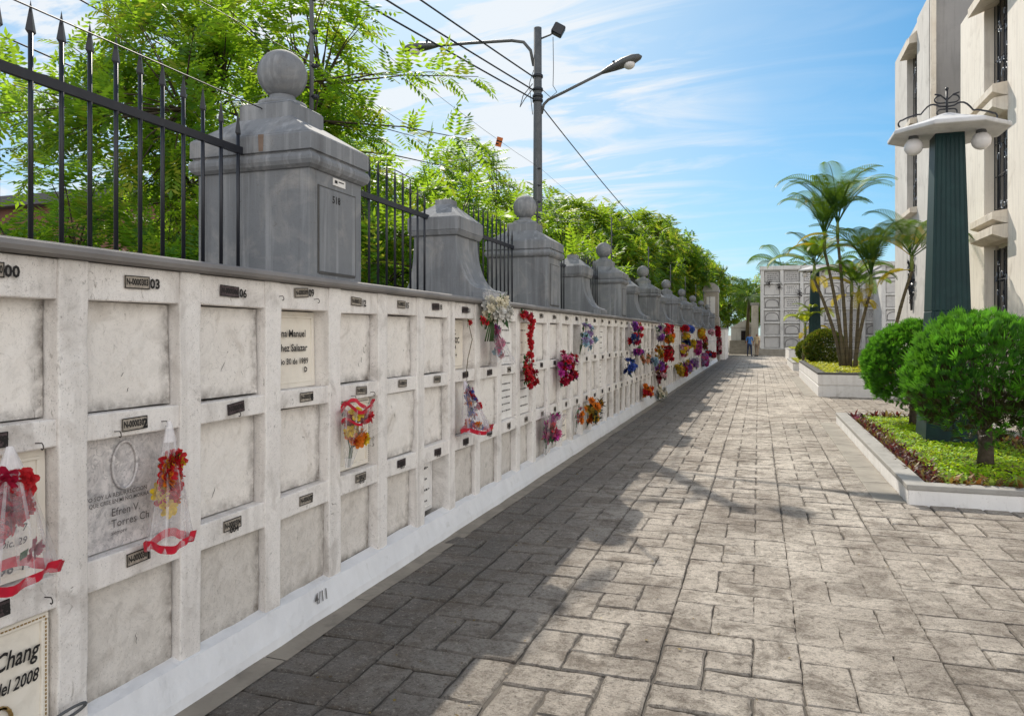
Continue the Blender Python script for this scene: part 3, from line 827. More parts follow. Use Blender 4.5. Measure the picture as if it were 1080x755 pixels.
# security wires strung between the rods
for j, z in enumerate((1.42,1.86)):
    g = MB(); pts = []
    ys = [-1.2+.13] + [p+.13 for p in PIL]
    for a, b in zip(ys[:-1], ys[1:]):
        for i in range(5): 
            t = i/5; pts.append((-2.725, a+(b-a)*t, ZL+z-.05*4*t*(1-t)))
    pts.append((-2.725, ys[-1], ZL+z))
    tag(g.build if False else MB() and (g.tube(pts, .0022, 4) or g.build('security_wire', M['wire'])), '%s thin security wire strung between the pillar rods' % ('lower','upper')[j], 'wire', 'security wires above the wall')
g = MB(); g.tube([(-2.95,-1.2,2.99),(-2.94,1.5,2.985),(-2.92,3.86,3.0)], .004, 5)
tag(g.build('slack_wire', M['wire']), 'thin wire running above the fence spears to the nearest ball-topped pillar', 'wire')

# end monument of the wall and a low white end wall
def end_monument():
    root = thing('end_monument', 'tall weathered pale tower with arched top closing the far end of the wall', 'monument', (-2.7, 46.6, 0))
    g = MB(); g.box(-.55,.45,-.2,1.2,0,2.6); g.frustum((-.55,.45,-.2,1.2,2.6),(-.48,.38,-.12,1.1,2.72)); g.box(-.48,.38,-.12,1.1,2.72,4.2); g.build('tower', M['concrete'], root, bevel=.02)
    c = MB()
    prof = [(-.52,4.2),(.42,4.2),(.42,4.38)] + [(-.05+.45*math.cos(t), 4.38+.38*math.sin(t)) for t in [PI*i/10 for i in range(11)]] + [(-.52,4.38)]
    c.prism_y(prof, -.18, 1.16); c.build('arched_top', M['cap_grey'], root)
    d = MB(); d.box(-.3,.2,-.135,-.118,2.9,3.9); d.build('front_panel', M['maus_slab'], root, bevel=.01)
    return root
end_monument()
lw = thing('end_wall', 'low white niche wall block beyond the weathered tower', 'wall', (-2.5, 49.2, 0))
g = MB(); g.box(-.6,.5,0,4.5,0,1.95); g.build('wall_block', M['frame'], lw, bevel=.01)
g = MB(); g.box(-.65,.56,-.05,4.55,1.951,2.03); g.build('coping', M['cap_grey'], lw)
g = MB(); g.box(-.4,.35,-.012,-.002,.3,.95); g.box(-.4,.35,-.012,-.002,1.1,1.75); g.build('panel', M['slab'], lw)

# ------------------------------------------------------------------ flowers on the wall
def basis(n):
    n = Vector(n).normalized(); u = n.orthogonal().normalized(); return n, u, n.cross(u)
def bloom(mb, c, nrm, r, rnd, m=0, mc=None):
    n, u, v = basis(nrm); c = Vector(c); a0 = rnd.random()*6
    for ring, (rr, h, cnt) in enumerate(((1.0,.05,7),(.75,.28,6),(.48,.45,5))):
        for i in range(cnt):
            a = a0 + ring*.5 + 2*PI*i/cnt + rnd.gauss(0,.1); da = PI/cnt*1.15
            d = u*math.cos(a)+v*math.sin(a); l = u*math.cos(a-da)+v*math.sin(a-da); q = u*math.cos(a+da)+v*math.sin(a+da)
            R_ = r*rr*(.88+.24*rnd.random()); hh = h*r
            tz = n*(hh+(.02 if ring == 0 else .3)*r*(.5+rnd.random()))
            mb.add([c+n*hh*.5, c+l*R_*.7+n*(hh+.12*r), c+(d*.62+l*.38)*R_+tz, c+d*R_*1.02+tz-n*.06*r, c+(d*.62+q*.38)*R_+tz, c+q*R_*.7+n*(hh+.12*r)], [(0,1,2,3),(0,3,4,5)], m, rnd.random(), True)
    if mc is not None:
        mb.ball(c+n*r*.45, r*.2, 8, mc)
def leaf(mb, c, d, l, w, rnd, m=0):
    c = Vector(c); d = Vector(d).normalized(); s = d.cross(Vector((rnd.gauss(0,1),rnd.gauss(0,1),rnd.gauss(0,1)))).normalized(); k = d.cross(s)
    mb.add([c, c+d*l*.45+s*w*.5+k*w*.1, c+d*l-k*l*.12, c+d*l*.45-s*w*.5+k*w*.1], [(0,1,2,3)], m, rnd.random())
def wrapper(mb, y, z0, r0, z1, r1, x0, flat=.62, n=40, pleat=.12, m=0, rnd=None, rows=7, lean=0):
    vs = []; fs = []
    for i in range(rows):
        t = i/(rows-1); r = r0+(r1-r0)*(t**.85); z = z0+(z1-z0)*t
        for j in range(n):
            a = 2*PI*j/n
            rr = r*(1+pleat*t*math.sin(a*9+i*.4)+pleat*.4*math.sin(a*4+1))
            zz = z + (.012*math.sin(a*3) if i == rows-1 else 0)
            vs.append((x0+rr*flat*(math.cos(a)+.9), y+lean*t+rr*math.sin(a), zz))
    for i in range(rows-1):
        for j in range(n): fs.append((i*n+j, i*n+(j+1)%n, (i+1)*n+(j+1)%n, (i+1)*n+j))
    mb.add(vs, fs, m, .05, True)
    for i in range(rows-1):
        for j in range(n):
            h = ((j*7919+i*13) % 17)/17
            mb.t[len(mb.t)-len(fs)+i*n+j] = (.62+.2*h) if i < 1 else (.28+.3*h if (j % 5 == 0) else (.06+.22*h*(1 if i in (1,rows-2) else .5)))
def ruffle(mb, y, z, r, h, x0, flat=.62, n=60, m=0, lean=0, zig=.016, half=False):
    vs = []; fs = []
    for i in range(2):
        for j in range(n):
            a = 2*PI*j/n
            rr = r*(1+.06*math.sin(a*11)+(.07 if i else 0))
            vs.append((x0+rr*flat*(math.cos(a)+.9)+.003, y+lean+rr*math.sin(a), z+(h if i else 0)+zig*math.sin(a*3)))
    for j in range(n): fs.append((j,(j+1)%n,n+(j+1)%n,n+j))
    mb.add(vs, fs, m, .5, True)

def flowers(name, label, t, z, kind, cols, w, h, big=False, seed=1, nb=None, r=.035, leaf_mat='fleaf', wrap=None, hem=None, path=None, depth=.17, fr=(.36,.76), lscale=1.0, lean=0, leaves=None, stems=True, cat='bouquet'):
    rnd = random.Random(seed)
    root = thing(name, label, cat, (XF+.012, t, z))
    pts = []
    nb = nb or max(5, int(w*h*90))
    if kind == 'path':
        for (y, zz) in path:
            pts.append((.03+rnd.random()*.02, y+rnd.gauss(0,.008), zz+rnd.gauss(0,.008)))
    elif kind == 'down':      # bag hanging from a hook, widening downwards: blooms inside
        for i in range(nb):
            f = rnd.uniform(*fr); pts.append((.03+rnd.random()*depth*.6*f, lean*f + rnd.uniform(-.4,.4)*w*f, h/2-h*f))
    elif kind == 'up':
        for i in range(nb):
            f = .35+.5*rnd.random(); pts.append((.03+rnd.random()*depth*.7, lean*f+rnd.uniform(-.38,.38)*w*(f+.2), -h/2+h*f))
    else:
        for i in range(nb):
            a = rnd.random()*2*PI; q = math.sqrt(rnd.random())
            pts.append((.03+rnd.random()*depth, lean*0+q*math.cos(a)*w*.5, h*.12+q*math.sin(a)*h*.38))
    mats = [P[c] for c in cols] + [P['yellow']]
    one = MB()
    for i, p in enumerate(pts):
        mb = MB() if big else one
        nrm = Vector((1,rnd.gauss(0,.45),rnd.gauss(.1,.45)))
        if kind == 'round': nrm = Vector((.5+p[0]*4, p[1]*4, p[2]*4+.2))
        bloom(mb, p, nrm, r*(.8+.45*rnd.random()), rnd, rnd.randrange(len(cols)))
        if big: mb.build('flower', mats, root)
    if not big: one.build('blossoms', mats, root)
    lf = MB()
    nl = leaves if leaves is not None else int(len(pts)*1.8)
    for i in range(nl):
        p = rnd.choice(pts); d = (rnd.random()*.7, rnd.gauss(0,1), rnd.gauss(-.1,1))
        leaf(lf, (p[0]-.012, p[1], p[2]), d, r*(1.3+rnd.random()*.9)*lscale, r*.65*lscale, rnd)
    if nl: lf.build('leaves', M[leaf_mat], root)
    if stems and kind in ('round','up'):
        st = MB()
        for i in range(8):
            p = rnd.choice(pts)
            st.tube([(p[0]-.01,p[1],p[2]-.01),(.04,p[1]*.4,-h*.2),(.025,rnd.gauss(0,.012)+lean*-.2,-h*.5)], .0035, 5)
        st.build('stems', M['stem'], root)
    if wrap:
        mb = MB()
        if kind == 'down': wrapper(mb, 0, h/2, .012, -h/2, w/2, .006, rnd=rnd, lean=lean)
        else: wrapper(mb, 0, -h/2, .025, h*.42, w/2, .006, rnd=rnd, lean=lean)
        wo = mb.build('cellophane_wrap', M[wrap], root)
        if hem:
            hb = MB()
            if kind == 'down': ruffle(hb, 0, -h/2, w/2, .035, .006, lean=lean); 
            else:
                ruffle(hb, 0, h*.40, w/2, .022, .006, lean=lean, zig=.03); ruffle(hb, 0, h*.2, w*.44, .016, .006, lean=lean*.8, zig=.02)
            hb.build('ribbon_hem', M[hem], wo)
    return root
F = flowers
o = F('bouquet','cellophane bouquet with red hearts hanging at the left edge of the wall', 1.80,1.02,'down',['red','crimson'],.30,.42,True,11,16,.05,fr=(.25,.8),depth=.12,lscale=.7,wrap='cello_white',hem='ribbon_red',lean=-.06,leaves=3)
o = F('bouquet','hanging cellophane cone of red and orange flowers over the grey marble slab', 2.50,.985,'down',['red','orange','yellow','red'],.22,.50,True,12,22,.042,fr=(.3,.7),depth=.11,lscale=.8,wrap='cello_white',hem='ribbon_red',lean=-.06,leaves=7)
o = F('bouquet','upright cellophane cone of orange lilies with pink-red ribbon edge', 3.92,1.0,'up',['orange','red','yellow'],.25,.40,True,13,20,.046,depth=.13,lscale=.8,wrap='cello',hem='ribbon_red',leaves=8)
o = F('bouquet','skirt-shaped spotted cellophane bag of blue and red flowers with red ruffled hem', 5.80,1.0,'down',['blue','red','white','blue','red','orange'],.38,.42,True,14,64,.032,fr=(.12,.97),depth=.32,wrap='cello_dot',hem='ribbon_red',leaves=12)
o = F('bouquet','white blossoms with long green stems hanging below the wall coping', 6.27,1.78,'round',['white','cream'],.32,.26,True,15,30,.06,leaf_mat='fleaf',depth=.18)
g = MB(); rnd = random.Random(5)
for i in range(9):
    y = rnd.gauss(0,.04); g.tube([(.05,y*.5,0),(.09,y,-.1),(.07,y*1.4,-.24)], .007, 5)
g.build('stems', M['stem'], o)
g = MB(); wrapper(g, 0, .02, .05, .2, .16, .02, rnd=rnd); g.build('cellophane_wrap', M['cello_white'], o)
F('bouquet','pink flowers in clear cellophane directly under the white blossoms', 6.52,1.52,'down',['pink','magenta','paleblue','palepink'],.34,.36,True,16,30,.042,fr=(.1,.85),wrap='cello',leaves=14)
c = F('carnation','single red carnation on a long dry stem below the plate near the white blossoms', 5.86,1.70,'round',['red'],.04,.05,True,17,3,.036,stems=False,leaves=8,cat='flower')
g = MB(); g.tube([(.03,.0,-.02),(.035,.06,-.14),(.02,.0,-.30),(.01,-.02,-.44)], .004, 5); g.build('stem', M['twig'], c)
pth = [(-.16+.03*i, .27+.02*math.sin(i)) for i in range(8)] + [(.10+.015*math.sin(i*1.3), .24-.045*i) for i in range(12)] + [(.07-.045*i, -.27-.03*i+.02*(i%2)) for i in range(3)] + [(-.13+.02*i, -.2-.05*i) for i in range(4)]
F('rose_garland','long garland of small red roses looped around a white niche', 7.52,1.53,'path',['red','red','crimson'],.3,.6,True,18,r=.042,path=pth,cat='garland')
F('rose_wreath','small cluster of red roses hung right below the long rose garland', 7.56,1.11,'round',['red','crimson','red'],.32,.26,True,19,18,.045,depth=.06,cat='wreath',stems=False)
F('bouquet','pink and crimson hanging flowers with a magenta orchid top', 8.98,1.10,'round',['pink','red','red','crimson','magenta'],.38,.64,True,20,48,.05,depth=.16,stems=False,leaf_mat='fleaf_dark')
F('bouquet','red, pink and yellow bouquet low on the wall in clear wrap', 8.25,.47,'up',['red','pink','magenta','yellow','red'],.42,.52,True,21,26,.062,wrap='cello')
F('bouquet','pale blue and white ribboned blooms in an upper niche', 10.0,1.53,'round',['paleblue','white','lilac','paleblue'],.42,.40,True,22,18,.058)
F('bouquet','small red and white spray beside the orange bouquet', 9.75,.48,'up',['red','white','orange'],.18,.38,True,23,10,.042,wrap='cello')
F('bouquet','orange bouquet with dark leaves low on the wall', 10.45,.48,'round',['orange','orange','gold'],.38,.42,True,24,20,.07,leaf_mat='fleaf_dark',leaves=50)
SM = [('dark blue hanging flowers on the middle row past the orange bouquet',13.5,.99,'round',['darkblue','blue'],.26,.36,'fleaf_dark'),
('red and purple bunch topping a column of flowers under the coping',14.3,1.72,'round',['purple','red','magenta'],.30,.2,'fleaf'),
('red and white ribbon flowers beneath the red and purple bunch',14.2,1.50,'round',['red','white','crimson','darkblue'],.40,.3,'fleaf_dark'),
('small magenta cluster alone at mid wall height',14.5,1.24,'round',['magenta','purple'],.26,.14,'fleaf'),
('small peach flower with leaves right of the magenta cluster',15.4,1.07,'round',['peach'],.2,.2,'fleaf'),
('small light blue bouquet at mid wall height',16.6,.98,'round',['paleblue','lilac'],.3,.24,'fleaf'),
('orange-red bow of flowers low on the wall',16.0,.38,'round',['orange','red'],.4,.3,'fleaf'),
('green and purple hanging spray under the coping',17.7,1.60,'round',['purple','lilac','white'],.26,.5,'fleaf'),
('red fan of flowers arching under the coping',19.5,1.70,'round',['red','crimson','pink'],.55,.28,'fleaf'),
('yellow flowers hanging below the red fan',19.9,1.46,'round',['yellow','gold','orange'],.4,.3,'fleaf'),
('green and red cascade at mid wall height',19.6,1.05,'round',['red','crimson'],.5,.55,'fleaf'),
('tall orange spray left of the green and red cascade',17.6,1.12,'round',['orange','gold'],.24,.4,'fleaf'),
('olive and purple flowers below the tall orange spray',17.9,.83,'round',['gold','purple'],.4,.24,'fleaf'),
('small bright red bloom below the green and red cascade',18.5,.72,'round',['red','pink'],.26,.2,'fleaf'),
('brownish pink bunch above the white flowers at the wall foot',18.0,.53,'round',['brown','palepink','crimson'],.36,.3,'fleaf_dark'),
('white flowers with green leaves standing at the wall foot',18.05,.17,'round',['white','cream'],.45,.3,'fleaf'),
('red flowers left of the blue wreath under the coping',24.4,1.77,'round',['red','crimson'],.45,.26,'fleaf'),
('blue round wreath hanging under the coping',26.2,1.76,'round',['blue','blue','white'],.55,.3,'fleaf_dark'),
('gold and yellow bunch below the red flowers by the blue wreath',24.7,1.52,'round',['gold','yellow','pink'],.45,.26,'fleaf'),
('pink and yellow bouquet in the middle of the far wall',24.0,1.06,'round',['pink','yellow','palepink'],.5,.46,'fleaf'),
('blackish flowers with a green tuft above the pink and yellow bouquet',24.8,1.30,'round',['black','darkblue'],.35,.22,'fleaf_dark'),
('green leafy hanging bunch right of the blackish flowers',27.0,1.22,'round',['yellow'],.35,.34,'fleaf'),
('yellow flowers low on the far wall',22.6,.50,'round',['yellow','gold'],.36,.44,'fleaf'),
('red flowers low on the far wall beside the yellow ones',23.8,.40,'round',['red'],.36,.34,'fleaf'),
('yellow and violet bouquet low on the far wall',25.3,.48,'round',['lilac','yellow','purple'],.6,.52,'fleaf'),
('magenta trailing flowers on the far wall',29.8,1.02,'round',['magenta','pink'],.45,.7,'fleaf'),
('lilac and white bouquet on the far wall',28.2,.52,'round',['lilac','white','purple'],.45,.5,'fleaf'),
('golden flower column under the coping of the far wall',31.5,1.55,'round',['gold','orange','yellow'],.55,.6,'fleaf'),
('thin trailing mixed flowers below the golden column',33.4,1.16,'round',['brown','red','gold'],.3,.7,'fleaf_dark'),
('large purple-pink bouquet low near the far end of the wall',33.6,.42,'round',['magenta','lilac','pink'],.75,.7,'fleaf'),
('pair of red blooms near the far end of the wall',36.0,.66,'round',['red','darkblue'],.6,.36,'fleaf'),
('small red bunch low near the far end of the wall',40.0,.5,'round',['red','crimson'],.45,.3,'fleaf'),
('small pink flowers high near the far end of the wall',38.0,1.68,'round',['palepink','pink'],.5,.3,'fleaf'),
('red garland hanging beside the weathered end tower',44.6,1.68,'round',['red','crimson'],.5,.8,'fleaf_dark'),
('dark red drooping flowers at the foot of the end tower',45.9,.8,'round',['crimson','brown','palepink'],.6,1.2,'fleaf_dark')]
for i, (lab, t, z, kd, cols, w, h, lm) in enumerate(SM):
    F('bouquet', lab, t, z, kd, cols, w, h, False, 100+i, max(12,int(w*h*210)), .048+.0011*t, leaf_mat=lm, depth=.2, stems=False, leaves=max(14,int(w*h*160)))

# ------------------------------------------------------------------ trees
def pinnate(mb, base, d, L, rnd, pairs=7, lw=.03, ll=.10, m=0, droop=.35):
    d = Vector(d).normalized()
    side = d.cross(Vector((0,0,1)))
    side = side.normalized() if side.length > 1e-3 else Vector((1,0,0))
    tone = rnd.random()
    p = Vector(base); dd = d.copy()
    for i in range(pairs):
        t = (i+1)/pairs
        dd = (dd + Vector((0,0,-droop/pairs*1.4))).normalized()
        p = p + dd*(L/pairs)
        up = side.cross(dd).normalized()
        sc = ll*(1.05-.55*abs(t-.4))
        for s in (-1, 1):
            q = (side*s*.86 + dd*.45 - up*(.18+rnd.random()*.2)).normalized()
            w = dd*lw*.5
            tip = p+q*sc
            mb.add([p, p+q*sc*.5-w, tip, p+q*sc*.5+w], [(0,1,2,3)], m, min(1,max(0,tone+rnd.gauss(0,.1))))
    mb.add([p, p+dd*ll*.5+side*lw*.5, p+dd*ll, p+dd*ll*.5-side*lw*.5], [(0,1,2,3)], m, tone)
def neem_tree(seed, H, cr, ch, zc, ntip, nleaf, L, trunk_r, matname='neem', pairs=7, ll=.10, lw=.03, nlimb=7, flat=1.0):
    rnd = random.Random(seed)
    wood = MB(); lf = MB()
    top = Vector((rnd.gauss(0,.2), rnd.gauss(0,.2), zc*.75))
    trunk = [Vector((0,0,-.05)), Vector((rnd.gauss(0,.06),rnd.gauss(0,.06),zc*.3)), Vector((rnd.gauss(0,.12),rnd.gauss(0,.12),zc*.55)), top]
    wood.tube(trunk, [trunk_r, trunk_r*.82, trunk_r*.66, trunk_r*.4], 9)
    limbs = []
    for i in range(nlimb):
        a = 2*PI*(i+rnd.random()*.6)/nlimb; el = rnd.uniform(.15,1.1)
        e = Vector((math.cos(a)*math.cos(el)*cr*.62, math.sin(a)*math.cos(el)*cr*.62, zc+(math.sin(el)-.35)*ch*.62))
        st = trunk[2].lerp(top, rnd.random())
        mid = st.lerp(e,.5)+Vector((rnd.gauss(0,.15),rnd.gauss(0,.15),.1*ch))
        wood.tube([st, mid, e], [trunk_r*.36, trunk_r*.22, trunk_r*.1], 6)
        limbs += [st.lerp(mid,.6), mid, mid.lerp(e,.5), e]
    for i in range(ntip):
        a = rnd.random()*2*PI; cz = rnd.uniform(-1,1); rr = (.45+.55*rnd.random()**.5)
        lob = 1+.28*math.sin(a*3+seed)+.2*math.sin(a*5+cz*4)
        s = math.sqrt(1-cz*cz)
        tip = Vector((math.cos(a)*s*cr*rr*lob, math.sin(a)*s*cr*rr*lob, zc+cz*ch*rr*(.9+.25*math.sin(a*2+seed*2))))
        if tip.z < .3: tip.z = .3 + rnd.random()*.4
        l = min(limbs, key=lambda q: (q-tip).length)
        m = l.lerp(tip,.55)+Vector((0,0,.08))
        wood.tube([l, m, tip], [.018*trunk_r/.12+.004,.010,.005], 4, caps=False)
        out = (tip-Vector((0,0,zc-.3*ch))).normalized()
        for j in range(nleaf):
            b = 2*PI*(j+rnd.random()*.7)/nleaf
            n, u, v = basis(out)
            d = (u*math.cos(b)+v*math.sin(b))*1.0 + out*rnd.uniform(.15,.9) + Vector((0,0,.15))
            base = m.lerp(tip, rnd.uniform(.45,1.0))
            pinnate(lf, base, d, L*(.7+.5*rnd.random()), rnd, pairs, lw, ll)
    wm = wood; me = None
    return wood, lf, matname
def tree_thing(name, label, cat, spec, loc, group, rz=0):
    root = thing(name, label, cat, loc, rz, group)
    wood, lf, mn = spec
    wood.build('trunk', M['bark'], root); lf.build('crown', M[mn], root)
    return root
A = neem_tree(1, 8, 2.5, 3.0, 4.7, 190, 10, .44, .11, pairs=6, ll=.16, lw=.056)
B = neem_tree(2, 8, 2.3, 2.8, 4.9, 150, 10, .44, .10, pairs=6, ll=.16, lw=.056)
C_ = neem_tree(5, 4, 1.5, 1.7, 2.3, 105, 10, .42, .06, pairs=6, ll=.145, lw=.05)
tg = 'feathery leaved trees behind the fence'
tA = tree_thing('neem_tree','tall feathery tree rising behind the ball of the nearest pillar','tree',A,(-7.4,9.7,0),tg)
tB = tree_thing('neem_tree','feathery tree in the second row left of the ball of the nearest pillar','tree',B,(-9.2,10.2,0),tg)
tC = tree_thing('neem_tree','low feathery sapling at the left edge behind the fence spears','tree',C_,(-7.0,6.15,0),tg); tC.scale = (.86,)*3
dup(tA, (-9.7,14.2,0), 1.1, 'feathery tree further back between the nearest pillar and the lamp pole', scale=.9)
dup(tB, (-7.4,18.4,0), .6, 'young tree with an orange scrap in its twigs left of the lamp pole', scale=.9)
dup(tC, (-5.6,12.2,0), 1.9, 'bushy sapling showing between the bars just past the nearest pillar', scale=1.15)
dup(tC, (-5.4,8.9,0), 3.0, 'bushy sapling showing between the bars left of the nearest pillar', scale=1.05)
dup(tC, (-5.9,7.6,0), 4.2, 'bushy sapling behind the middle of the nearest fence panel', scale=.85)
dup(tC, (-5.3,14.6,0), 5.2, 'bushy sapling behind the nearest flared pier', scale=1.15)
dup(tC, (-5.4,19.3,0), 2.8, 'bushy sapling at the foot of the lamp pole behind the wall', scale=1.3)
for i,(x,y,s,r) in enumerate(((-10.6,10.6,.8,.3),(-11,12.6,1.0,1.3),(-9.2,12.4,1.2,2.5),(-9,18.5,1.35,3.1),(-8.3,21.5,1.3,4.4))):
    dup(tC, (x,y,0), r, ['bush in the second row behind the left fence panel','bush in the second row behind the nearest pillar','bush in the second row just past the nearest pillar','bush in the second row left of the lamp pole','bush in the second row right of the lamp pole'][i], 'bushes in the second row behind the fence', scale=s)
D_ = neem_tree(7, 8.6, 2.6, 3.1, 5.5, 270, 9, .52, .16, 'deep_leaf', 5, .25, .10)
E_ = neem_tree(9, 8.6, 2.7, 3.2, 5.3, 270, 9, .52, .16, 'deep_leaf', 5, .25, .10)
rg = 'leafy trees in a row beyond the lamp pole'
dense = tree_thing('leafy_tree','first bushy yellow-green tree right of the lamp pole behind the wall','tree',D_,(-7.4,24.2,0),rg); dense.scale = (.78,)*3
dense2 = tree_thing('leafy_tree','second bushy tree right of the lamp pole behind the wall','tree',E_,(-6.7,28.5,0),rg); dense2.scale = (.82,)*3
for i,(x,y,s,r,w_) in enumerate(((-6.3,33,.88,1,0),(-6.6,37.5,.95,2,1),(-6.3,42.5,1.0,3,0),(-6.2,47.5,1.06,4,1),(-6.5,53,1.1,5,0),(-6.8,59,1.15,.4,1),(-5.6,66,1.1,2.2,0))):
    dup((dense,dense2)[w_], (x,y,0), r, '%s bushy tree of the row right of the lamp pole' % ORD[i+2], scale=s)
for i,(x,y,s,r,w_) in enumerate(((-3.0,78,.9,1,1),(.4,84,.95,2.5,0),(-7,82,1.0,.2,0),(4.5,88,1.0,3.2,1),(9,84,.95,1.2,0),(14,80,.9,4,1))):
    dup((dense,dense2)[w_], (x,y,0), r, ['dark green tree beyond the end of the path, left','dark green tree straight beyond the end of the path','large dark tree behind the end tower','dark green tree behind the left corner of the grey niche block','dark green tree behind the middle of the grey niche block','dark green tree behind the right part of the grey niche block'][i], 'trees beyond the end of the path', scale=s)

# orange scrap caught in the young tree
g = MB(); g.box(-.07,.07,-.006,.006,-.11,.11); 
sc = g.build('orange_scrap', M['orange_board']); sc.location = (-5.75,16.3,6.1); sc.rotation_euler = (.1,.25,.4)
tag(sc, 'small orange scrap caught in the young tree left of the lamp pole', 'scrap')
g = MB(); g.box(-.065,.065,-.009,-.0065,.0,.03); g.box(-.065,.0,-.009,-.0065,-.07,-.035); g.build('dark_mark', M['ink'], sc)

# low brown building behind the trees at left
lb = thing('brick_building', 'low brown brick building glimpsed behind the trees at the left edge', 'building', (-17, 24, 0))
g = MB(); g.box(-6,5,-8,8,-.05,5.3); g.build('wall', M['brick'], lb)
g = MB(); g.box(-6.4,5.4,-8.4,8.4,5.301,5.6); g.build('roof', M['roof_dark'], lb)
for y in (-6,-2,2,6):
    g = MB(); g.box(5.0,5.06,y-.8,y+.8,2.2,3.8); g.build('window', M['glass'], lb)

# ------------------------------------------------------------------ lamp pole with wires
def lamp_pole():
    px, py = -4.75, 16.1
    root = thing('street_lamp', 'tall grey lamp pole with two arms rising behind the wall', 'street lamp', (px,py,0))
    p = MB(); p.tube([(0,0,-.05),(0,0,4),(0,0,8.55)], [.125,.11,.09], 12); p.build('pole', M['galv'], root)
    b = MB()
    for z in (6.9,7.15,7.45,7.0): b.lathe([(.12,z-.03),(.125,z),(.12,z+.03)], (0,0,0), 12)
    b.build('clamp_band', M['iron'], root)
    a = MB(); a.tube([(-.09,-.02,7.7),(-.16,-.03,8.05),(-.32,-.05,8.25),(-.6,-.08,8.31),(-1.6,-.2,8.33),(-2.35,-.3,8.33)], .036, 8); ao = a.build('lamp_arm', M['galv'], root)
    def head(parent, c, d, tilt):
        h = MB(); c = Vector(c); d = Vector(d).normalized(); s = d.cross(Vector((0,0,1))).normalized(); u = s.cross(d)
        prof = [(0,.05,.05),(.1,.08,.07),(.28,.13,.10),(.5,.17,.125),(.72,.16,.115),(.86,.10,.07),(.91,.01,.01)]
        vs = []; fs = []; n = 12
        for (t, w, hh) in prof:
            for j in range(n):
                a_ = 2*PI*j/n
                vs.append(c + d*t + s*w*math.cos(a_) + u*hh*math.sin(a_)*(1 if math.sin(a_) > 0 else .6))
        for i in range(len(prof)-1):
            for j in range(n): fs.append((i*n+j, i*n+(j+1)%n, (i+1)*n+(j+1)%n, (i+1)*n+j))
        h.add(vs, fs, 0, .5, True); ho = h.build('lamp_head', M['galv'], parent)
        l = MB(); l.ball(c+d*.6-u*.06, .13, 16, sz=.8); l.build('lamp_lens', M['globe'], ho)
        q = MB(); q.tube([c+d*.3+u*.06, c+d*.3+u*.15], .03, 8); q.build('photocell', M['iron'], ho)
    head(root, (-2.3,-.3,8.33), (-1,-.12,-.05), 0)
    a2 = MB(); a2.tube([(.09,0,6.6),(.14,.0,6.8),(.25,.0,6.9),(.6,-.02,7.02),(1.55,-.08,7.36)], .034, 8); a2.build('lamp_arm', M['galv'], root)
    head(root, (1.5,-.08,7.34), (1,-.05,.28), 0)
    f = MB(); f.tube([(.08,0,8.3),(.3,0,8.36),(.36,0,8.4)], .02, 6); fo = f.build('floodlight_bracket', M['galv'], root)
    f = MB()
    bx = MB(); bx.box(-.13,.13,-.1,.1,-.12,.12); rot = Euler((0,.5,.3)).to_matrix()
    f.add([rot @ Vector(v) + Vector((.48,0,8.44)) for v in bx.v], bx.f); f.build('floodlight', M['iron'], fo, bevel=.02)
    w = MB()
    w.tube([(.36,0,8.3),(.37,.0,7.6),(.36,0,7.2),(.45,0,7.05),(.3,0,6.95),(.1,0,7.15)], .008, 5)
    w.tube([(-.1,0,7.2),(-.3,-.05,6.95),(-.42,0,6.8),(-.35,0,7.05),(-.12,0,7.3)], .010, 5)
    w.tube([(-.1,0,7.6),(-.2,0,7.3),(-.12,0,6.6)], .008, 5)
    w.build('loose_cable', M['wire'], root)
    j = MB(); j.box(-.06,.06,-.16,-.11,3.6,4.1); j.build('junction_box', M['galv'], root)
    return root
lamp_pole()
def wire(a, b, sag, r, label, group='overhead wires'):
    g = MB(); a = Vector(a); b = Vector(b)
    pts = [a.lerp(b, i/24) - Vector((0,0,sag*4*(i/24)*(1-i/24))) for i in range(25)]
    g.tube(pts, r, 5, caps=False)
    return tag(g.build('overhead_wire', M['wire']), label, 'wire', group)
wire((-4.85,16.1,7.45), (-10.6,-12,8.6), .15, .017, 'uppermost of the three dark cables running from the lamp pole to the upper left')
wire((-4.85,16.1,7.15), (-10.9,-12,8.0), .15, .017, 'middle of the three dark cables running from the lamp pole to the upper left')
wire((-4.85,16.1,6.95), (-11.2,-12,7.6), .15, .017, 'lowest of the three dark cables running from the lamp pole to the upper left')
wire((-4.65,16.1,6.75), (-4.2,31,5.6), .1, .014, 'dark cable slanting down right from the lamp pole into the trees')
wire((-14,10,9.0), (-9,44,5.5), .3, .02, 'faint far cable passing behind the lamp pole')
wire((-15,10,7.9), (-9.5,44,5.0), .3, .02, 'lower faint far cable passing behind the lamp pole')

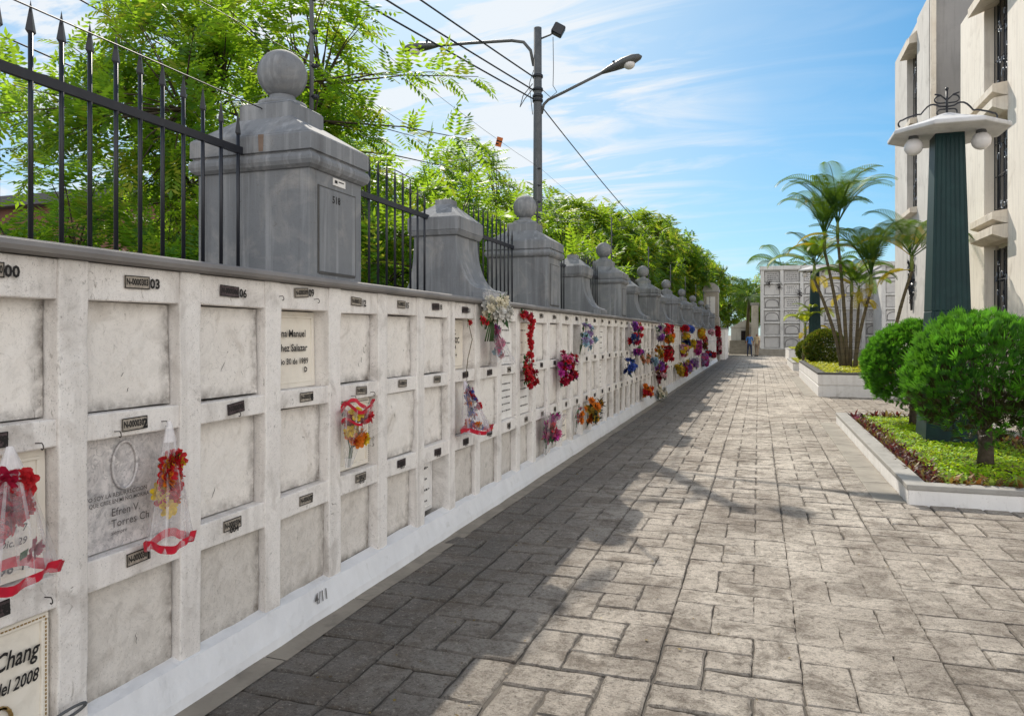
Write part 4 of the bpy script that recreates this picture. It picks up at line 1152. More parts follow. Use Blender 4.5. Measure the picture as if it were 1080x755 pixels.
# ------------------------------------------------------------------ planters
def planter(name, label, x0, x1, y0, y1, h, cap='cap_grey', tiers=1, wdt=.17, group='white planters'):
    root = thing(name, label, 'planter', ((x0+x1)/2, y0, 0), 0, group)
    g = MB(); ct = .05
    zb = h-ct
    def ring(mb, e, z0, z1, w):
        a0, a1, b0, b1 = x0-e, x1+e, y0-e, y1+e
        mb.box(a0,a1,b0,b0+w,z0,z1); mb.box(a0,a1,b1-w,b1,z0,z1); mb.box(a0,a0+w,b0+w,b1-w,z0,z1); mb.box(a1-w,a1,b0+w,b1-w,z0,z1)
    if tiers == 1: ring(g, 0, -.03, zb-.001, wdt)
    else:
        ring(g, 0, -.03, zb*.47, wdt); ring(g, -.02, zb*.47+.001, zb*.53, wdt-.03); ring(g, 0, zb*.53+.001, zb-.001, wdt)
    g.build('curb', M['curb_white'], root, world=True, bevel=.008, seg=2)
    c = MB(); ring(c, .012, zb, h, wdt+.02); c.build('capping', M[cap], root, world=True, bevel=.008, seg=2)
    s = MB(); s.box(x0+wdt-.01, x1-wdt+.01, y0+wdt-.01, y1-wdt+.01, -.02, h-.06); s.build('soil', M['soil'], root, world=True)
    return root
planter('planter','low white planter with grey capping nearest the camera holding the green lamp pylon',1.34,3.55,7.8,14.6,.19)
planter('planter','tall two-tier white planter with dark capping holding the palm clump',1.47,4.4,20.7,30.3,.62,'cap_dark',2,.16)
planter('planter','third planter along the path, low and white, beyond the palm clump',1.45,3.8,35.2,42,.36,'cap_grey',1)
planter('planter','farthest small white planter before the grey niche block',1.72,3.8,47,53,.75,'cap_grey',1)

def cover(name, label, x0, x1, y0, y1, z, n, size, mat, seed, hbump=.06, skip=None):
    rnd = random.Random(seed); mb = MB()
    for i in range(n):
        x = rnd.uniform(x0,x1); y = rnd.uniform(y0,y1)
        if skip and skip(x,y): continue
        hh = z + hbump*(.5+.5*noise.noise(Vector((x*2.2,y*2.2,seed)))) + rnd.random()*.035
        a = rnd.random()*2*PI; tl = rnd.uniform(.1,.95); l = size*(.7+.6*rnd.random()); w = l*.55
        d = Vector((math.cos(a)*math.cos(tl), math.sin(a)*math.cos(tl), math.sin(tl)*.7)); s = Vector((-math.sin(a), math.cos(a), 0))
        b = Vector((x,y,hh))
        tone = min(1,max(0, rnd.random()))
        mb.add([b, b+d*l*.5+s*w*.5, b+d*l-Vector((0,0,l*.12)), b+d*l*.5-s*w*.5], [(0,1,2,3)], 0, tone)
    return tag(mb.build(name, M[mat]), label, 'ground cover', kind='stuff')
cover('ground_cover','bright lime ground cover filling the nearest planter',1.72,3.2,8.15,14.3,.13,15000,.05,'cover',1)
cover('ground_cover','yellow-green ground cover filling the tall planter under the palms',1.66,4.2,20.9,30.1,.55,7500,.085,'cover2',2,.1)
cover('ground_cover','yellow-green ground cover in the third planter',1.65,3.6,35.4,41.8,.3,3000,.1,'cover2',3,.1)
cover('ground_cover','yellow-green ground cover in the farthest planter',1.9,3.6,47.2,52.8,.7,2200,.1,'cover2',4,.1)

def rosette(seed, n=15, L=.17, w=.026):
    rnd = random.Random(seed); mb = MB()
    for i in range(n):
        a = 2.4*i + rnd.gauss(0,.2); el = .35+.9*i/n+rnd.gauss(0,.1)
        d = Vector((math.cos(a)*math.cos(el), math.sin(a)*math.cos(el), math.sin(el))); s = Vector((-math.sin(a),math.cos(a),0))
        l = L*(.75+.5*rnd.random()); t = rnd.random()
        p0 = Vector((0,0,0)); p1 = d*l*.5; p2 = d*l + Vector((0,0,-l*.28))
        mb.add([p0-s*w*.25, p0+s*w*.25, p1+s*w*.5, p1-s*w*.5, p2], [(0,1,2,3),(3,2,4)], 0, t)
    return mb
def plant_row():
    rnd = random.Random(31)
    protos = {}
    for mn in ('bronze_leaf','orange_leaf','pink_leaf'):
        protos[mn] = [rosette(sd, L=.17 if mn != 'orange_leaf' else .22, w=.024 if mn != 'orange_leaf' else .036) for sd in (1,2,3)]
    meshes = {}
    def put(x, y, mn, lab, grp, s):
        k = (mn, rnd.randrange(3))
        if k not in meshes:
            o = protos[mn][k[1]].build('rosette_plant', M[mn]); meshes[k] = o
        else:
            o = meshes[k].copy(); COL.objects.link(o)
        o.location = (x, y, .12); o.rotation_euler = (0,0,rnd.random()*6.28); o.scale = (s,)*3
        tag(o, lab, 'plant', grp)
    y = 8.25
    while y < 14.2:
        for c in range(2):
            mn = 'bronze_leaf'
            if y > 13.7 and c == 0: put(1.60+rnd.gauss(0,.02), y, 'pink_leaf', 'pink-leaved rosette plant at the far left corner of the nearest planter', 'pink rosettes in the planter corner', .9)
            else: put(1.585+c*.13+rnd.gauss(0,.02), y+rnd.gauss(0,.03), mn, 'bronze rosette plant edging the path side of the nearest planter', 'bronze rosettes along the path side', .9+.3*rnd.random())
        y += .19
    x = 1.75
    while x < 2.75:
        put(x, 8.08+rnd.gauss(0,.03), 'orange_leaf', 'orange-brown strappy plant along the front edge of the nearest planter', 'strappy plants along the planter front', .9+.35*rnd.random()); x += .115
    y = 8.6
    while y < 14.3:
        for c in range(2):
            put(3.1+c*.16+rnd.gauss(0,.03), y+rnd.gauss(0,.04), 'bronze_leaf', 'dark bronze rosette plant along the far right side of the nearest planter', 'bronze rosettes along the right side', 1.25+.5*rnd.random())
        y += .3
    x = 1.6
    while x < 3.2:
        put(x, 14.25+rnd.gauss(0,.04), 'bronze_leaf', 'dark bronze rosette plant along the back edge of the nearest planter', 'bronze rosettes along the planter back', 1.4+.5*rnd.random()); x += .17
plant_row()

# clipped conifers
def topiary(seed, R, zc, n, core_old=True):
    rnd = random.Random(seed); lf = MB(); old = MB(); wood = MB()
    tr = .075
    wood.tube([(0,0,-.05),(.01,0,.2),(0,.01,zc-R*.72)], [tr*1.25,tr,tr*.9], 10)
    limbs = []
    for i in range(16):
        a = 2*PI*i/16+rnd.gauss(0,.2); el = rnd.uniform(.25,1.3)
        e = Vector((math.cos(a)*math.cos(el)*R*.8, math.sin(a)*math.cos(el)*R*.8, zc-R*.35+math.sin(el)*R*.9))
        st = Vector((0,0,zc-R*(.78-.15*rnd.random())))
        wood.tube([st, st.lerp(e,.45)+Vector((0,0,-.03)), e], [.032,.022,.008], 6)
    GA = PI*(3-math.sqrt(5))
    for i in range(n):
        cz = 1-2*(i+.5)/n; s = math.sqrt(max(0,1-cz*cz)); a = GA*i
        nrm = Vector((math.cos(a)*s, math.sin(a)*s, cz))
        lump = 1 + .10*noise.noise(nrm*2.6+Vector((seed,0,0))) + .05*noise.noise(nrm*6+Vector((0,seed,0)))
        shell = 1 - abs(rnd.gauss(0,.09)) if rnd.random() < .8 else rnd.uniform(.55,.9)
        rr = R*lump*shell
        sq = .94 if cz > 0 else .93
        p = Vector((nrm.x*rr, nrm.y*rr, zc+nrm.z*rr*sq))
        if cz < -.72 and rnd.random() < .75: continue
        d = (nrm*.75 + Vector((0,0,.75)) + Vector((rnd.gauss(0,.25),rnd.gauss(0,.25),rnd.gauss(0,.15)))).normalized()
        side = d.cross(nrm if abs(d.dot(nrm)) < .98 else Vector((1,0,0)))
        side = side.normalized() if side.length > 1e-4 else Vector((1,0,0))
        side = (Matrix.Rotation(rnd.random()*PI, 3, d) @ side)
        L = .085*(.7+.6*rnd.random())*(1.7 if rnd.random() < .04 else 1); tone = rnd.random()
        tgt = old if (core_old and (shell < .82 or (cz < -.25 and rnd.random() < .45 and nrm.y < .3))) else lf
        for k in (-2,-1,0,1,2):
            dd = (d + side*k*.34).normalized(); b = p + side*k*.004
            w = .010; ll = L*(1-.1*abs(k)); q = dd.cross(d.orthogonal()).normalized()
            tgt.add([b-side*w*.5, b+dd*ll*.55-side*w*.8+q*.003, b+dd*ll, b+dd*ll*.55+side*w*.8-q*.003], [(0,1,2,3)], 0, min(1,max(0,tone+rnd.gauss(0,.08))))
    return wood, lf, old
def topi(label, loc, spec, mat='thuja', rz=0):
    root = thing('clipped_conifer', label, 'shrub', loc, rz, 'ball clipped conifers in the nearest planter')
    w, l, o = spec
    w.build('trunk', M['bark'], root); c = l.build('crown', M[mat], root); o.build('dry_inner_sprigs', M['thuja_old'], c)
    return root
tA_ = topi('near ball-clipped green conifer on a short trunk at the right edge', (2.36,9.35,.13), topiary(3, .76, .98, 6300))
tB_ = dup(tA_, (2.38,13.3,.13), 2.0, 'second ball-clipped green conifer, behind and left of the near one', scale=.98)
def boxball(label, loc, R, seed, n):
    rnd = random.Random(seed); mb = MB(); w = MB()
    w.tube([(0,0,-.05),(0,0,R*.5)], .05, 8)
    for i in range(n):
        z = rnd.uniform(-1,1); a = rnd.random()*2*PI; s = math.sqrt(1-z*z); nrm = Vector((s*math.cos(a), s*math.sin(a), z))
        rr = R*(1-abs(rnd.gauss(0,.05)))*(1+.04*noise.noise(nrm*4))
        p = Vector((nrm.x*rr,nrm.y*rr,R*.86+nrm.z*rr*.88))
        if p.z < 0: continue
        leaf(mb, p, nrm+Vector((rnd.gauss(0,.7),rnd.gauss(0,.7),rnd.gauss(.3,.7))), .09, .055, rnd)
    root = thing('ball_shrub', label, 'shrub', loc)
    w.build('stem', M['bark'], root); mb.build('crown', M['ball_leaf'], root)
boxball('olive ball-shaped shrub left of the palm clump in the tall planter', (2.25,28.6,.55), .70, 5, 6500)
boxball('olive ball shrub half hidden behind the first olive ball', (2.35,38.4,.3), .62, 6, 4000)

# palms
def frond(mb, base, az, el0, L, rnd, m, droop=1.5, pairs=26, ll=.42, lw=.035, stem=None, vee=.5, tone0=None, hang=.35):
    d = Vector((math.cos(az)*math.cos(el0), math.sin(az)*math.cos(el0), math.sin(el0)))
    p = Vector(base); pts = [p.copy()]
    side = Vector((-math.sin(az), math.cos(az), 0))
    tone = rnd.random() if tone0 is None else tone0
    el = el0
    n = pairs
    for i in range(n):
        t = i/n
        el = el0 - droop*t**2.0
        d = Vector((math.cos(az)*math.cos(el), math.sin(az)*math.cos(el), math.sin(el)))
        p = p + d*(L/n); pts.append(p.copy())
        if t < .16: continue
        up = side.cross(d).normalized()*-1
        if up.z < 0 and el > -PI/2 and el < PI/2: up = -up
        sc = ll*math.sin(PI*min(1,.18+.8*t))**.7
        for s in (-1,1):
            q = (side*s*.8 + d*.62 + up*vee*(1-.5*t)).normalized()
            w = d*lw
            m1 = p+q*sc*.55; tip = p+q*sc + Vector((0,0,-hang*sc))
            tn = min(1,max(0,tone+rnd.gauss(0,.1)))
            mb.add([p-w*.3, m1-w*.5, m1+w*.5, p+w*.3, tip], [(0,1,2,3),(1,4,2)], m, tn)
    mb.tube(pts, [.018*L/2*(1-.85*i/len(pts)) for i in range(len(pts))], 5, m, tone, caps=False)
def areca(label, loc, stems, seed, name='areca_palm', fm_='palm'):
    rnd = random.Random(seed); root = thing(name, label, 'palm', loc)
    for (bx, by, tx, ty, tz, nf, L, up) in stems:
        g = MB(); b = Vector((bx,by,-.05)); t = Vector((tx,ty,tz))
        pts = []
        for i in range(9):
            q = i/8; pts.append(Vector((b.x+(t.x-b.x)*q**1.5, b.y+(t.y-b.y)*q**1.5, b.z+(t.z-b.z)*q)))
        g.tube(pts, [.062-.022*i/8 for i in range(9)], 9)
        for i in range(int(tz/.17)):
            q = i*.17/tz; c = Vector((b.x+(t.x-b.x)*q**1.5, b.y+(t.y-b.y)*q**1.5, b.z+(t.z-b.z)*q))
            g.lathe([(.064-.02*q,-.008),(.068-.02*q,0),(.064-.02*q,.008)], c, 9, 1)
        tr = g.build('trunk', [M['palm_stem'], M['bark']], root)
        s = MB(); s.tube([t, t+Vector((0,0,.25)), t+Vector((0,0,.55))], [.048,.055,.03], 8); s.build('crownshaft', M['palm_shaft'], tr)
        for k in range(nf):
            az = 2*PI*(k+rnd.random()*.5)/nf + seed; el = rnd.uniform(*up)
            fm = MB(); yel = rnd.random() < .13
            frond(fm, t+Vector((0,0,.4+.12*rnd.random())), az, el, L*(.8+.35*rnd.random()), rnd, 0, droop=rnd.uniform(1.2,2.1), pairs=42, stem=None, tone0=rnd.random()*.85, ll=.40*L/1.6, lw=.030)
            rs = 0
            fo = fm.build('frond', M['palm_yellow'] if yel and el < 1.0 else M[fm_], root)
        # a few hanging dead yellow fronds
        for k in range(2):
            fm = MB(); frond(fm, t+Vector((0,0,.05)), rnd.random()*6.28, rnd.uniform(-.2,.3), L*.55, rnd, 0, droop=1.4, ll=.25, hang=.6)
            fm.build('dry_frond', M['palm_yellow'], root)
    return root
U1 = (.75,1.35); U2 = (.5,1.25)
areca('clump of slender palms with arching fronds rising from the tall white planter', (2.5,24.4,.56),
      [(-.05,.0,-.58,.2,3.65,11,2.2,(1.0,1.5)), (.05,.1,-.22,.0,3.95,11,2.3,(1.0,1.5)), (-.1,.15,-.85,.4,2.75,10,1.6,U2), (.25,0,.68,-.1,2.35,11,2.3,(1.0,1.48)), (.15,.2,.2,.3,2.2,8,1.4,U2), (.3,.15,.42,.5,2.0,7,1.3,U2)], 1)
areca('single leaning palm at the right of the palm clump, nearest the building', (3.65,24.2,.56), [(.0,0,.62,.1,2.9,12,2.0,(.6,1.3))], 4)
areca('small yellow palm in the third planter, left of the palm clump', (1.95,36.5,.3), [(0,0,.1,.1,1.3,7,1.2,(.5,1.2)), (.2,.1,.5,.2,1.6,8,1.2,(.5,1.2))], 6, fm_='palm_lime')
def coco(label, loc, H, seed, nf=12, L=3.2):
    rnd = random.Random(seed); root = thing('coconut_palm', label, 'palm', loc, 0, 'feather palms behind the grey niche block')
    g = MB(); g.tube([(0,0,-.1),(.1,0,H*.5),(.25,.1,H)], [.2,.15,.12], 10); g.build('trunk', M['palm_stem'], root)
    for k in range(nf):
        fm = MB(); frond(fm, (.25,.1,H), 2*PI*k/nf+rnd.random()*.3, rnd.uniform(-.1,1.2), L*(.8+.3*rnd.random()), rnd, 0, droop=rnd.uniform(1.3,2.1), pairs=24, ll=.75, lw=.08, vee=.1, hang=.7, tone0=rnd.random()*.8)
        fm.build('frond', M['palm'], root)
coco('feather palm rising behind the left corner of the grey niche block', (1.6,66,0), 7.4, 3)
coco('drooping feather palm left of the grey niche block', (-1.0,67.5,0), 4.9, 5, 12, 3.0)
coco('feather palm behind the middle of the grey niche block', (5.4,66,0), 6.6, 8)

# ------------------------------------------------------------------ green lamp pylons
def pylon(label, loc):
    root = thing('lamp_pylon', label, 'lamp', loc, 0, 'dark green lamp pylons in the planters')
    H = 4.21
    b = MB(); b.frustum((-.33,.33,-.35,.35,-.05),(-.235,.235,-.25,.25,1.8)); b.frustum((-.235,.235,-.25,.25,1.8),(-.175,.175,-.19,.19,H)); b.build('shaft', M['green'], root, bevel=.012, seg=2)
    r = MB()
    for i in range(7):
        f = -.84+1.68*i/6
        for (h0,y0_,z0_,h1,y1_,z1_) in ((.31,-.331,.35,.235,-.2505,1.8),(.235,-.2505,1.8,.178,-.1925,H-.06)):
            r.add([(f*h0-.012,y0_,z0_),(f*h0+.012,y0_,z0_),(f*h1+.008,y1_,z1_),(f*h1-.008,y1_,z1_),(f*h0,y0_-.006,z0_),(f*h1,y1_-.006,z1_)], [(0,4,5,3),(4,1,2,5)])
    r.build('ribs', M['green'], root)
    c = MB()
    n = 8
    def octo(r_, z): return [(r_*math.cos(PI/8+PI/4*i), r_*math.sin(PI/8+PI/4*i), z) for i in range(n)]
    rings = [octo(.68,4.20), octo(.74,4.205), octo(.75,4.215), octo(.75,4.255), octo(.73,4.27), octo(.36,4.39), octo(.08,4.50)]
    v = [p for q in rings for p in q]; f = [tuple(range(n-1,-1,-1))]
    for i in range(len(rings)-1):
        for j in range(n): f.append((i*n+j, i*n+(j+1)%n, (i+1)*n+(j+1)%n, (i+1)*n+j))
    f.append(tuple(range((len(rings)-1)*n, len(rings)*n)))
    c.add(v, f); c.build('canopy', M['canopy'], root, bevel=.006)
    for (x, y) in ((-.43,-.12),(.36,-.2),(.1,.45)):
        gb = MB(); gb.ball((x,y,4.055), .118, 24); go = gb.build('globe', M['globe'], root)
        nk = MB(); nk.lathe([(.06,4.15),(.065,4.175),(.05,4.215)], (x,y,0), 14); nk.build('globe_holder', M['galv'], go)
    s = MB()
    s.tube([(0,0,4.78),(0,0,5.18)], .018, 6); s.ball((0,0,5.2), .03, 8)
    for d in (-1,1):
        s.tube([(0,0,4.92)] + [(d*(.10+.26*t), 0, 4.93-.06*math.sin(t*PI)*-1-.10*t*t) for t in [i/6 for i in range(7)]] + [(d*(.42+.14*t), 0, 4.83-.04*t) for t in (0,.5,1)] + [(d*(.62+.06*math.sin(t)), 0, 4.70+.06*math.cos(t)) for t in [i*.5 for i in range(6)]], .014, 6)
        s.tube([(d*.02,0,4.98)]+[(d*(.10+.07*math.sin(t)),0,5.04-.06*math.cos(t)) for t in [i*.55 for i in range(7)]], .012, 6)
        s.tube([(d*.02,0,4.88)]+[(d*(.09+.05*math.sin(t)),0,4.83+.05*math.cos(t)) for t in [i*.6 for i in range(7)]], .012, 6)
        s.tube([(0,0,5.02),(d*.09,0,5.11),(d*.17,0,5.13)], .012, 6)
    s.v = [(x*.88,y,4.5+(z-4.80)*.86) for x,y,z in s.v]
    s.build('scroll_ironwork', M['iron'], root)
    return root
py = pylon('dark green tapered lamp pylon with white canopy in the nearest planter', (2.45,11.5,.12))
dup(py, (2.45,36.6,.3), 0, 'far dark green lamp pylon half hidden behind the palm clump')

# ------------------------------------------------------------------ building on the right
def building():
    root = thing('cream_building', 'tall cream stone building with narrow barred windows at the right edge', 'building', (6.0, 20, 0))
    X = 6.0
    w = MB()
    # far block
    w0 = w; w = MB()
    w.box(X, 12, 35.2, 38.1, -.05, 14.2); w.box(X, 12, 30.9, 33.1, -.05, 14.2)
    w.box(X+.015, 12, 33.1, 35.2, -.05, 6.6); w.box(X+.02, 12, 33.1, 35.2, 13.5, 14.1); w.box(X+.34, 12, 33.1, 35.2, 6.6, 13.5)
    w.build('wall', M['facade_grey'], root, world=True, bevel=.015, seg=2); w = w0
    # link between the blocks, set back
    w.box(X+2.2, 12, 26.4, 30.9, -.05, 12.5)
    # near block
    w.box(X, 12, 23.85, 26.4, -.05, 11.3); w.box(X-.0, 12, 8.5, 21.8, -.05, 11.6)
    w.box(X+.34, 12, 21.8, 23.85, -.05, 10.9); w.box(X+.02, 12, 21.8, 23.85, 10.9, 11.25)
    w.build('wall', M['facade'], root, world=True, bevel=.015, seg=2)
    gq = MB(); gq.box(X+.22, 11.9, 30.86, 30.897, 0, 14.15); gq.build('added_shade_panel', M['shade_grey'], root, world=True)  # thin panel added over this face, its grey standing in for shade
    t = MB()
    t.box(X-.06, X-.001, 8.5, 21.8, -.03, 2.05); t.box(X-.06, X-.001, 23.86, 26.45, -.03, 1.2)
    t.box(X+.03, X+.2, 30.70, 30.899, 0, 14.1)
    t.build('base_course', M['facade2'], root, world=True, bevel=.01)
    def wnd(y0, y1, z0, z1):
        g = MB(); g.box(X+.30, X+.339, y0+.02, y1-.02, z0, z1); o = g.build('window', M['glass'], root, world=True)
        q = MB(); rnd = random.Random(int(z0*10+y0))
        xx = X+.25
        for f in (.02,.25,.5,.75,.98): q.tube([(xx,y0+(y1-y0)*f,z0),(xx,y0+(y1-y0)*f,z1)], .016, 5)
        z = z0+.3
        while z < z1: q.tube([(xx,y0,z),(xx,y1,z)], .012, 4); z += .9
        for i in range(int((z1-z0)*6.5)):
            cy = rnd.uniform(y0+.2,y1-.2); cz = rnd.uniform(z0+.25,z1-.35); r_ = rnd.uniform(.07,.16); a0 = rnd.random()*6
            q.tube([(xx-.025, cy+r_*(1-.1*i2)*math.cos(a0+i2*.55), cz+r_*(1-.1*i2)*math.sin(a0+i2*.55)) for i2 in range(8)], .017, 5, 1)
        q.build('grille', [M['iron'], M['grille']], o, world=True)
    wnd(21.8,23.85,7.95,10.9); wnd(21.8,23.85,4.75,7.45); wnd(21.8,23.85,1.0,3.95)
    wnd(33.1,35.2,6.7,9.9); wnd(33.1,35.2,10.35,13.5)
    def sill(y0, y1, z):
        g = MB()
        for (dz, pr, th) in ((0,.34,.20),(-.36,.34,.22)):
            zt = z+dz
            g.prism_y([(X+.28,zt-th*1.5),(X-pr*.2,zt-th*1.5),(X-pr,zt-th),(X-pr,zt-.02),(X-pr+.03,zt),(X+.28,zt+.08)][::-1], y0, y1)
        g.build('window_sill', M['facade2'], root, world=True)
    sill(21.78,23.9,8.0); sill(21.78,23.9,4.75)
    g = MB(); g.prism_y([(X+.3,6.45),(X-.25,6.5),(X-.25,6.68),(X+.3,6.78)][::-1], 33.12, 35.18); g.build('window_sill', M['facade2'], root, world=True)
    g = MB(); g.prism_y([(X+.3,10.0),(X-.25,10.05),(X-.25,10.25),(X+.3,10.34)][::-1], 33.12, 35.18); g.build('window_sill', M['facade2'], root, world=True)
    g = MB(); g.prism_y([(X+.3,13.3),(X-.28,13.25),(X-.28,13.5),(X+.3,14.0)][::-1], 33.12, 35.18); g.build('window_hood', M['facade2'], root, world=True)
    g = MB(); g.prism_y([(X+.3,10.75),(X-.4,10.5),(X-.4,10.75),(X+.3,11.4)][::-1], 21.82, 23.84); g.build('window_hood', M['facade2'], root, world=True)
    return root
building()
sc = thing('iron_relief', 'dark wrought iron leaf sculpture fixed to the far cream wall', 'sculpture', (5.96,33.4,2.6))
g = MB(); rnd = random.Random(4)
for k in (-.35,-.12,.12,.35):
    g.tube([(0,.6+k*.3,0),(0,.6+k*.8,1.0),(0,.6+k,2.2-.8*abs(k))], .022, 5)
for i in range(120):
    a = rnd.random()*2*PI; r_ = math.sqrt(rnd.random()); cy = .6+.62*r_*math.cos(a); cz = 1.45+1.1*r_*math.sin(a)
    leaf(g, (-.02,cy,cz), (0,rnd.gauss(0,1),rnd.gauss(.5,1)), .22, .11, rnd)
g.build('leaf_branches', M['iron'], sc)

# ------------------------------------------------------------------ grey niche block closing the walk
def maus(name, label, x0, ncol, cw, y, h, rows, seed):
    root = thing(name, label, 'niche block', (x0, y, 0), 0, 'grey niche blocks')
    rnd = random.Random(seed); x1 = x0+ncol*cw+.25
    b = MB(); b.box(x0, x1, y+.25, y+4, .5, h-.3)
    for i in range(ncol+1): b.box(x0+i*cw, x0+i*cw+.25, y, y+.249, .5, h-.3)
    rh = (h-.8)/rows
    for j in range(rows+1):
        for i in range(ncol): b.box(x0+i*cw+.251, x0+(i+1)*cw-.001, y+.05, y+.249, .5+j*rh-(.07 if j else 0), min(h-.3, .5+j*rh+.07))
    b.build('frame', M['maus'], root, world=True, bevel=.015)
    p = MB(); p.box(x0-.15, x1+.1, y-.35, y+4.1, -.05, .5); p.build('plinth', M['concrete'], root, world=True, bevel=.02)
    c = MB(); c.box(x0-.06, x1+.06, y-.08, y+4.06, h-.299, h); c.build('cornice', M['maus'], root, world=True, bevel=.02)
    for i in range(ncol):
        for j in range(rows):
            a0 = x0+i*cw+.31; a1 = x0+(i+1)*cw-.06; z0 = .5+j*rh+.12; z1 = .5+(j+1)*rh-.12
            s = MB(); s.box(a0, a1, y+.16, y+.249, z0, z1); so_ = s.build('tomb_slab', M['maus_slab'], root, world=True, bevel=.01)
            kind = rnd.random()
            d = MB(); yy = y+.155
            if kind < .35:
                d.tube([(a0+.06,yy,z0+.05),(a0+.06,yy,z0+.35*(z1-z0))]+[((a0+a1)/2-(a1-a0-.12)/2*math.cos(t), yy, z0+.45*(z1-z0)+.4*(z1-z0)*math.sin(t)) for t in [PI*k/8 for k in range(9)]]+[(a1-.06,yy,z0+.35*(z1-z0)),(a1-.06,yy,z0+.05),(a0+.06,yy,z0+.05)], .022, 5)
                d.build('arch_line', M['maus_dark'], so_, world=True)
            elif kind < .75:
                for q in range(rnd.randint(2,4)):
                    zz = z1-.15-q*.15; xa = a0+.12+rnd.random()*.1
                    while xa < a1-.2:
                        l = .05+rnd.random()*.1; d.box(xa, xa+l, yy, yy+.004, zz-.03, zz+.02); xa += l+.05
                d.build('inscription', M['maus_dark'], so_, world=True)
    return root
maus('niche_block','grey block of six rows of large tomb niches closing the far end of the path',.15,7,1.42,60,6.85,6,2)
maus('niche_block','farther right grey niche block glimpsed between the palms and the cream building',8.0,3,1.42,56,6.6,6,5)
for i,(x,z,lab) in enumerate(((.75,5.6,'dark dried wreath on the top left niche of the grey block'),(1.5,5.3,'dark dried wreath hanging right of the top left niche'),(2.95,4.75,'dark dried wreath on the second column of the grey block'))):
    rnd = random.Random(i); g = MB()
    for k in range(60): leaf(g, (rnd.gauss(0,.13), -.02-rnd.random()*.1, rnd.gauss(0,.22)), (rnd.gauss(0,1),-.3,rnd.gauss(-.3,1)), .18, .09, rnd)
    o = g.build('dried_wreath', M['wreath']); o.location = (x, 59.98, z); o.scale = (.62,)*3; tag(o, lab, 'wreath')
# stepped grey tomb and plain wall beyond the path's end
st = thing('stepped_tomb', 'grey stepped tomb with pediment beyond the two people', 'tomb', (-1.2, 66, 0))
g = MB()
for i in range(5): g.box(-1.2, 1.3, i*.35, 4, i*.22-.02 if i else -.05, (i+1)*.22)
g.build('steps', M['concrete'], st)
g = MB(); g.box(-1.1,1.2,2,4,1.1,2.2); g.prism_y([(-1.25,2.201),(1.35,2.201),(.05,2.9)], 1.9, 4); g.build('chamber', M['maus'], st, bevel=.02)
g = MB(); g.box(-.25,.35,1.96,1.999,1.12,1.95); g.build('door', M['wreath'], st)
sw = thing('side_wall', 'narrow cream wall end beside the left edge of the grey niche block', 'wall', (-.3, 63.2, 0))
g = MB(); g.box(-.25,.3,0,6,-.05,4.0); g.build('wall_block', M['facade2'], sw, bevel=.02)
g = MB(); g.box(-.32,.37,-.07,6.05,4.001,4.2); g.build('coping', M['cap_grey'], sw)

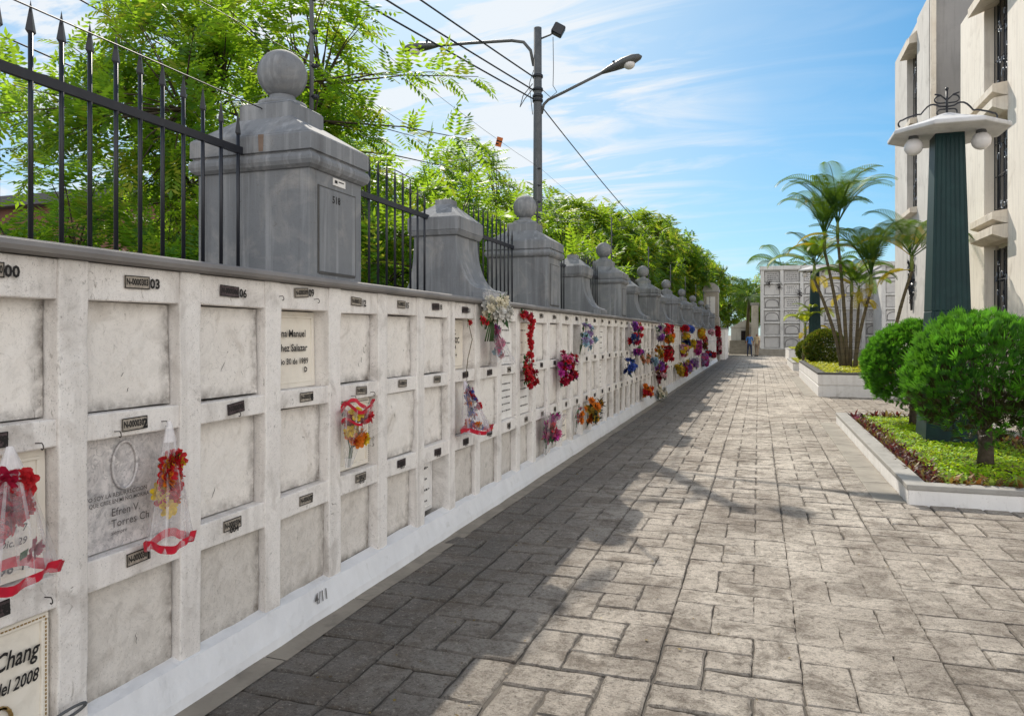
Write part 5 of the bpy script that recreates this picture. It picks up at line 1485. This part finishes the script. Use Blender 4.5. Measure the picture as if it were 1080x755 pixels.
# ------------------------------------------------------------------ two people at the far end
def person(label, loc, rz, shirt, legs, stride=.12):
    root = thing('person', label, 'person', loc, rz)
    V = {'pel':(0,0,.92),'waist':(0,0,1.06),'chest':(0,.01,1.28),'sh':(0,0,1.42),'neck':(0,0,1.49),'head0':(0,-.01,1.56),'head1':(0,-.015,1.66)}
    names = list(V); vs = [V[k] for k in names]; rad = {'pel':(.14,.10),'waist':(.125,.09),'chest':(.15,.10),'sh':(.13,.08),'neck':(.05,.05),'head0':(.075,.085),'head1':(.08,.095)}
    rs = [rad[k] for k in names]; ed = [(0,1),(1,2),(2,3),(3,4),(4,5),(5,6)]
    def chain(start, pts):
        p = start
        for (co_, r_) in pts:
            vs.append(co_); rs.append((r_,r_)); ed.append((p, len(vs)-1)); p = len(vs)-1
    for s in (-1,1):
        chain(0, [((s*.10,0,.86),.095),((s*.11,-s*stride*.5,.48),.06),((s*.11,-s*stride+.02,.10),.042),((s*.115,-s*stride-.02,.04),.045),((s*.125,-s*stride-.15,.03),.035)])
        chain(3, [((s*.19,0,1.40),.06),((s*.24,.02,1.13),.042),((s*.25,-.06,.90),.033),((s*.25,-.09,.80),.035)])
    me = bpy.data.meshes.new('body'); me.from_pydata(vs, ed, [])
    o = bpy.data.objects.new('body', me); COL.objects.link(o); o.parent = root
    sk = o.modifiers.new('skin','SKIN'); sub = o.modifiers.new('sub','SUBSURF'); sub.levels = 2; sub.render_levels = 2
    lay = me.skin_vertices[0] if len(me.skin_vertices) else None
    if lay is None:
        import bmesh
        bm = bmesh.new(); bm.from_mesh(me); bm.verts.layers.skin.verify(); bm.to_mesh(me); bm.free(); lay = me.skin_vertices[0]
    for i, d in enumerate(lay.data): d.radius = rs[i]; d.use_root = (i == 0)
    dg = bpy.context.evaluated_depsgraph_get()
    m2 = bpy.data.meshes.new_from_object(o.evaluated_get(dg))
    o.modifiers.clear(); o.data = m2
    m2.materials.clear()
    for mm in (M['skin'], shirt, legs, M['hair']): m2.materials.append(mm)
    for p in m2.polygons:
        c = p.center; p.use_smooth = True
        if c.z > 1.62 or (c.z > 1.52 and c.y > .02): p.material_index = 3
        elif c.z > 1.46: p.material_index = 0
        elif abs(c.x) > .2 and c.z < 1.15: p.material_index = 0
        elif c.z > .93: p.material_index = 1
        elif c.z > .09: p.material_index = 2
        else: p.material_index = 3
    return root
person('person in a blue shirt and dark trousers standing at the end of the path', (-.62,57.2,0), .3, M['shirt_blue'], M['trousers'])
person('person in pale yellow clothes standing right of the person in blue', (-.12,57.6,0), -.6, M['shirt_pale'], M['skirt_tan'], .06)

# fallen leaves and bits of weed on the paving
rnd = random.Random(77); g = MB()
for i in range(260):
    x = -2.15 + abs(rnd.gauss(0,1.1)) if i % 3 else rnd.uniform(-2.1,5.5); y = rnd.uniform(2.4,22)
    a = rnd.random()*6.28; l = rnd.uniform(.012,.03); d = Vector((math.cos(a),math.sin(a),rnd.gauss(.1,.15))); w = Vector((-math.sin(a),math.cos(a),rnd.gauss(0,.2)))*l*.35
    b = Vector((x,y,.008))
    g.add([b, b+d*l*.5+w, b+d*l, b+d*l*.5-w], [(0,1,2,3)], 0, rnd.random())
tag(g.build('fallen_leaves', leafmat('dry_fallen_leaf', (.10,.06,.02), (.32,.24,.06), (.3,.2,.05), .2, 5)), 'tiny dry leaves scattered over the brick path', 'leaf litter', kind='stuff')
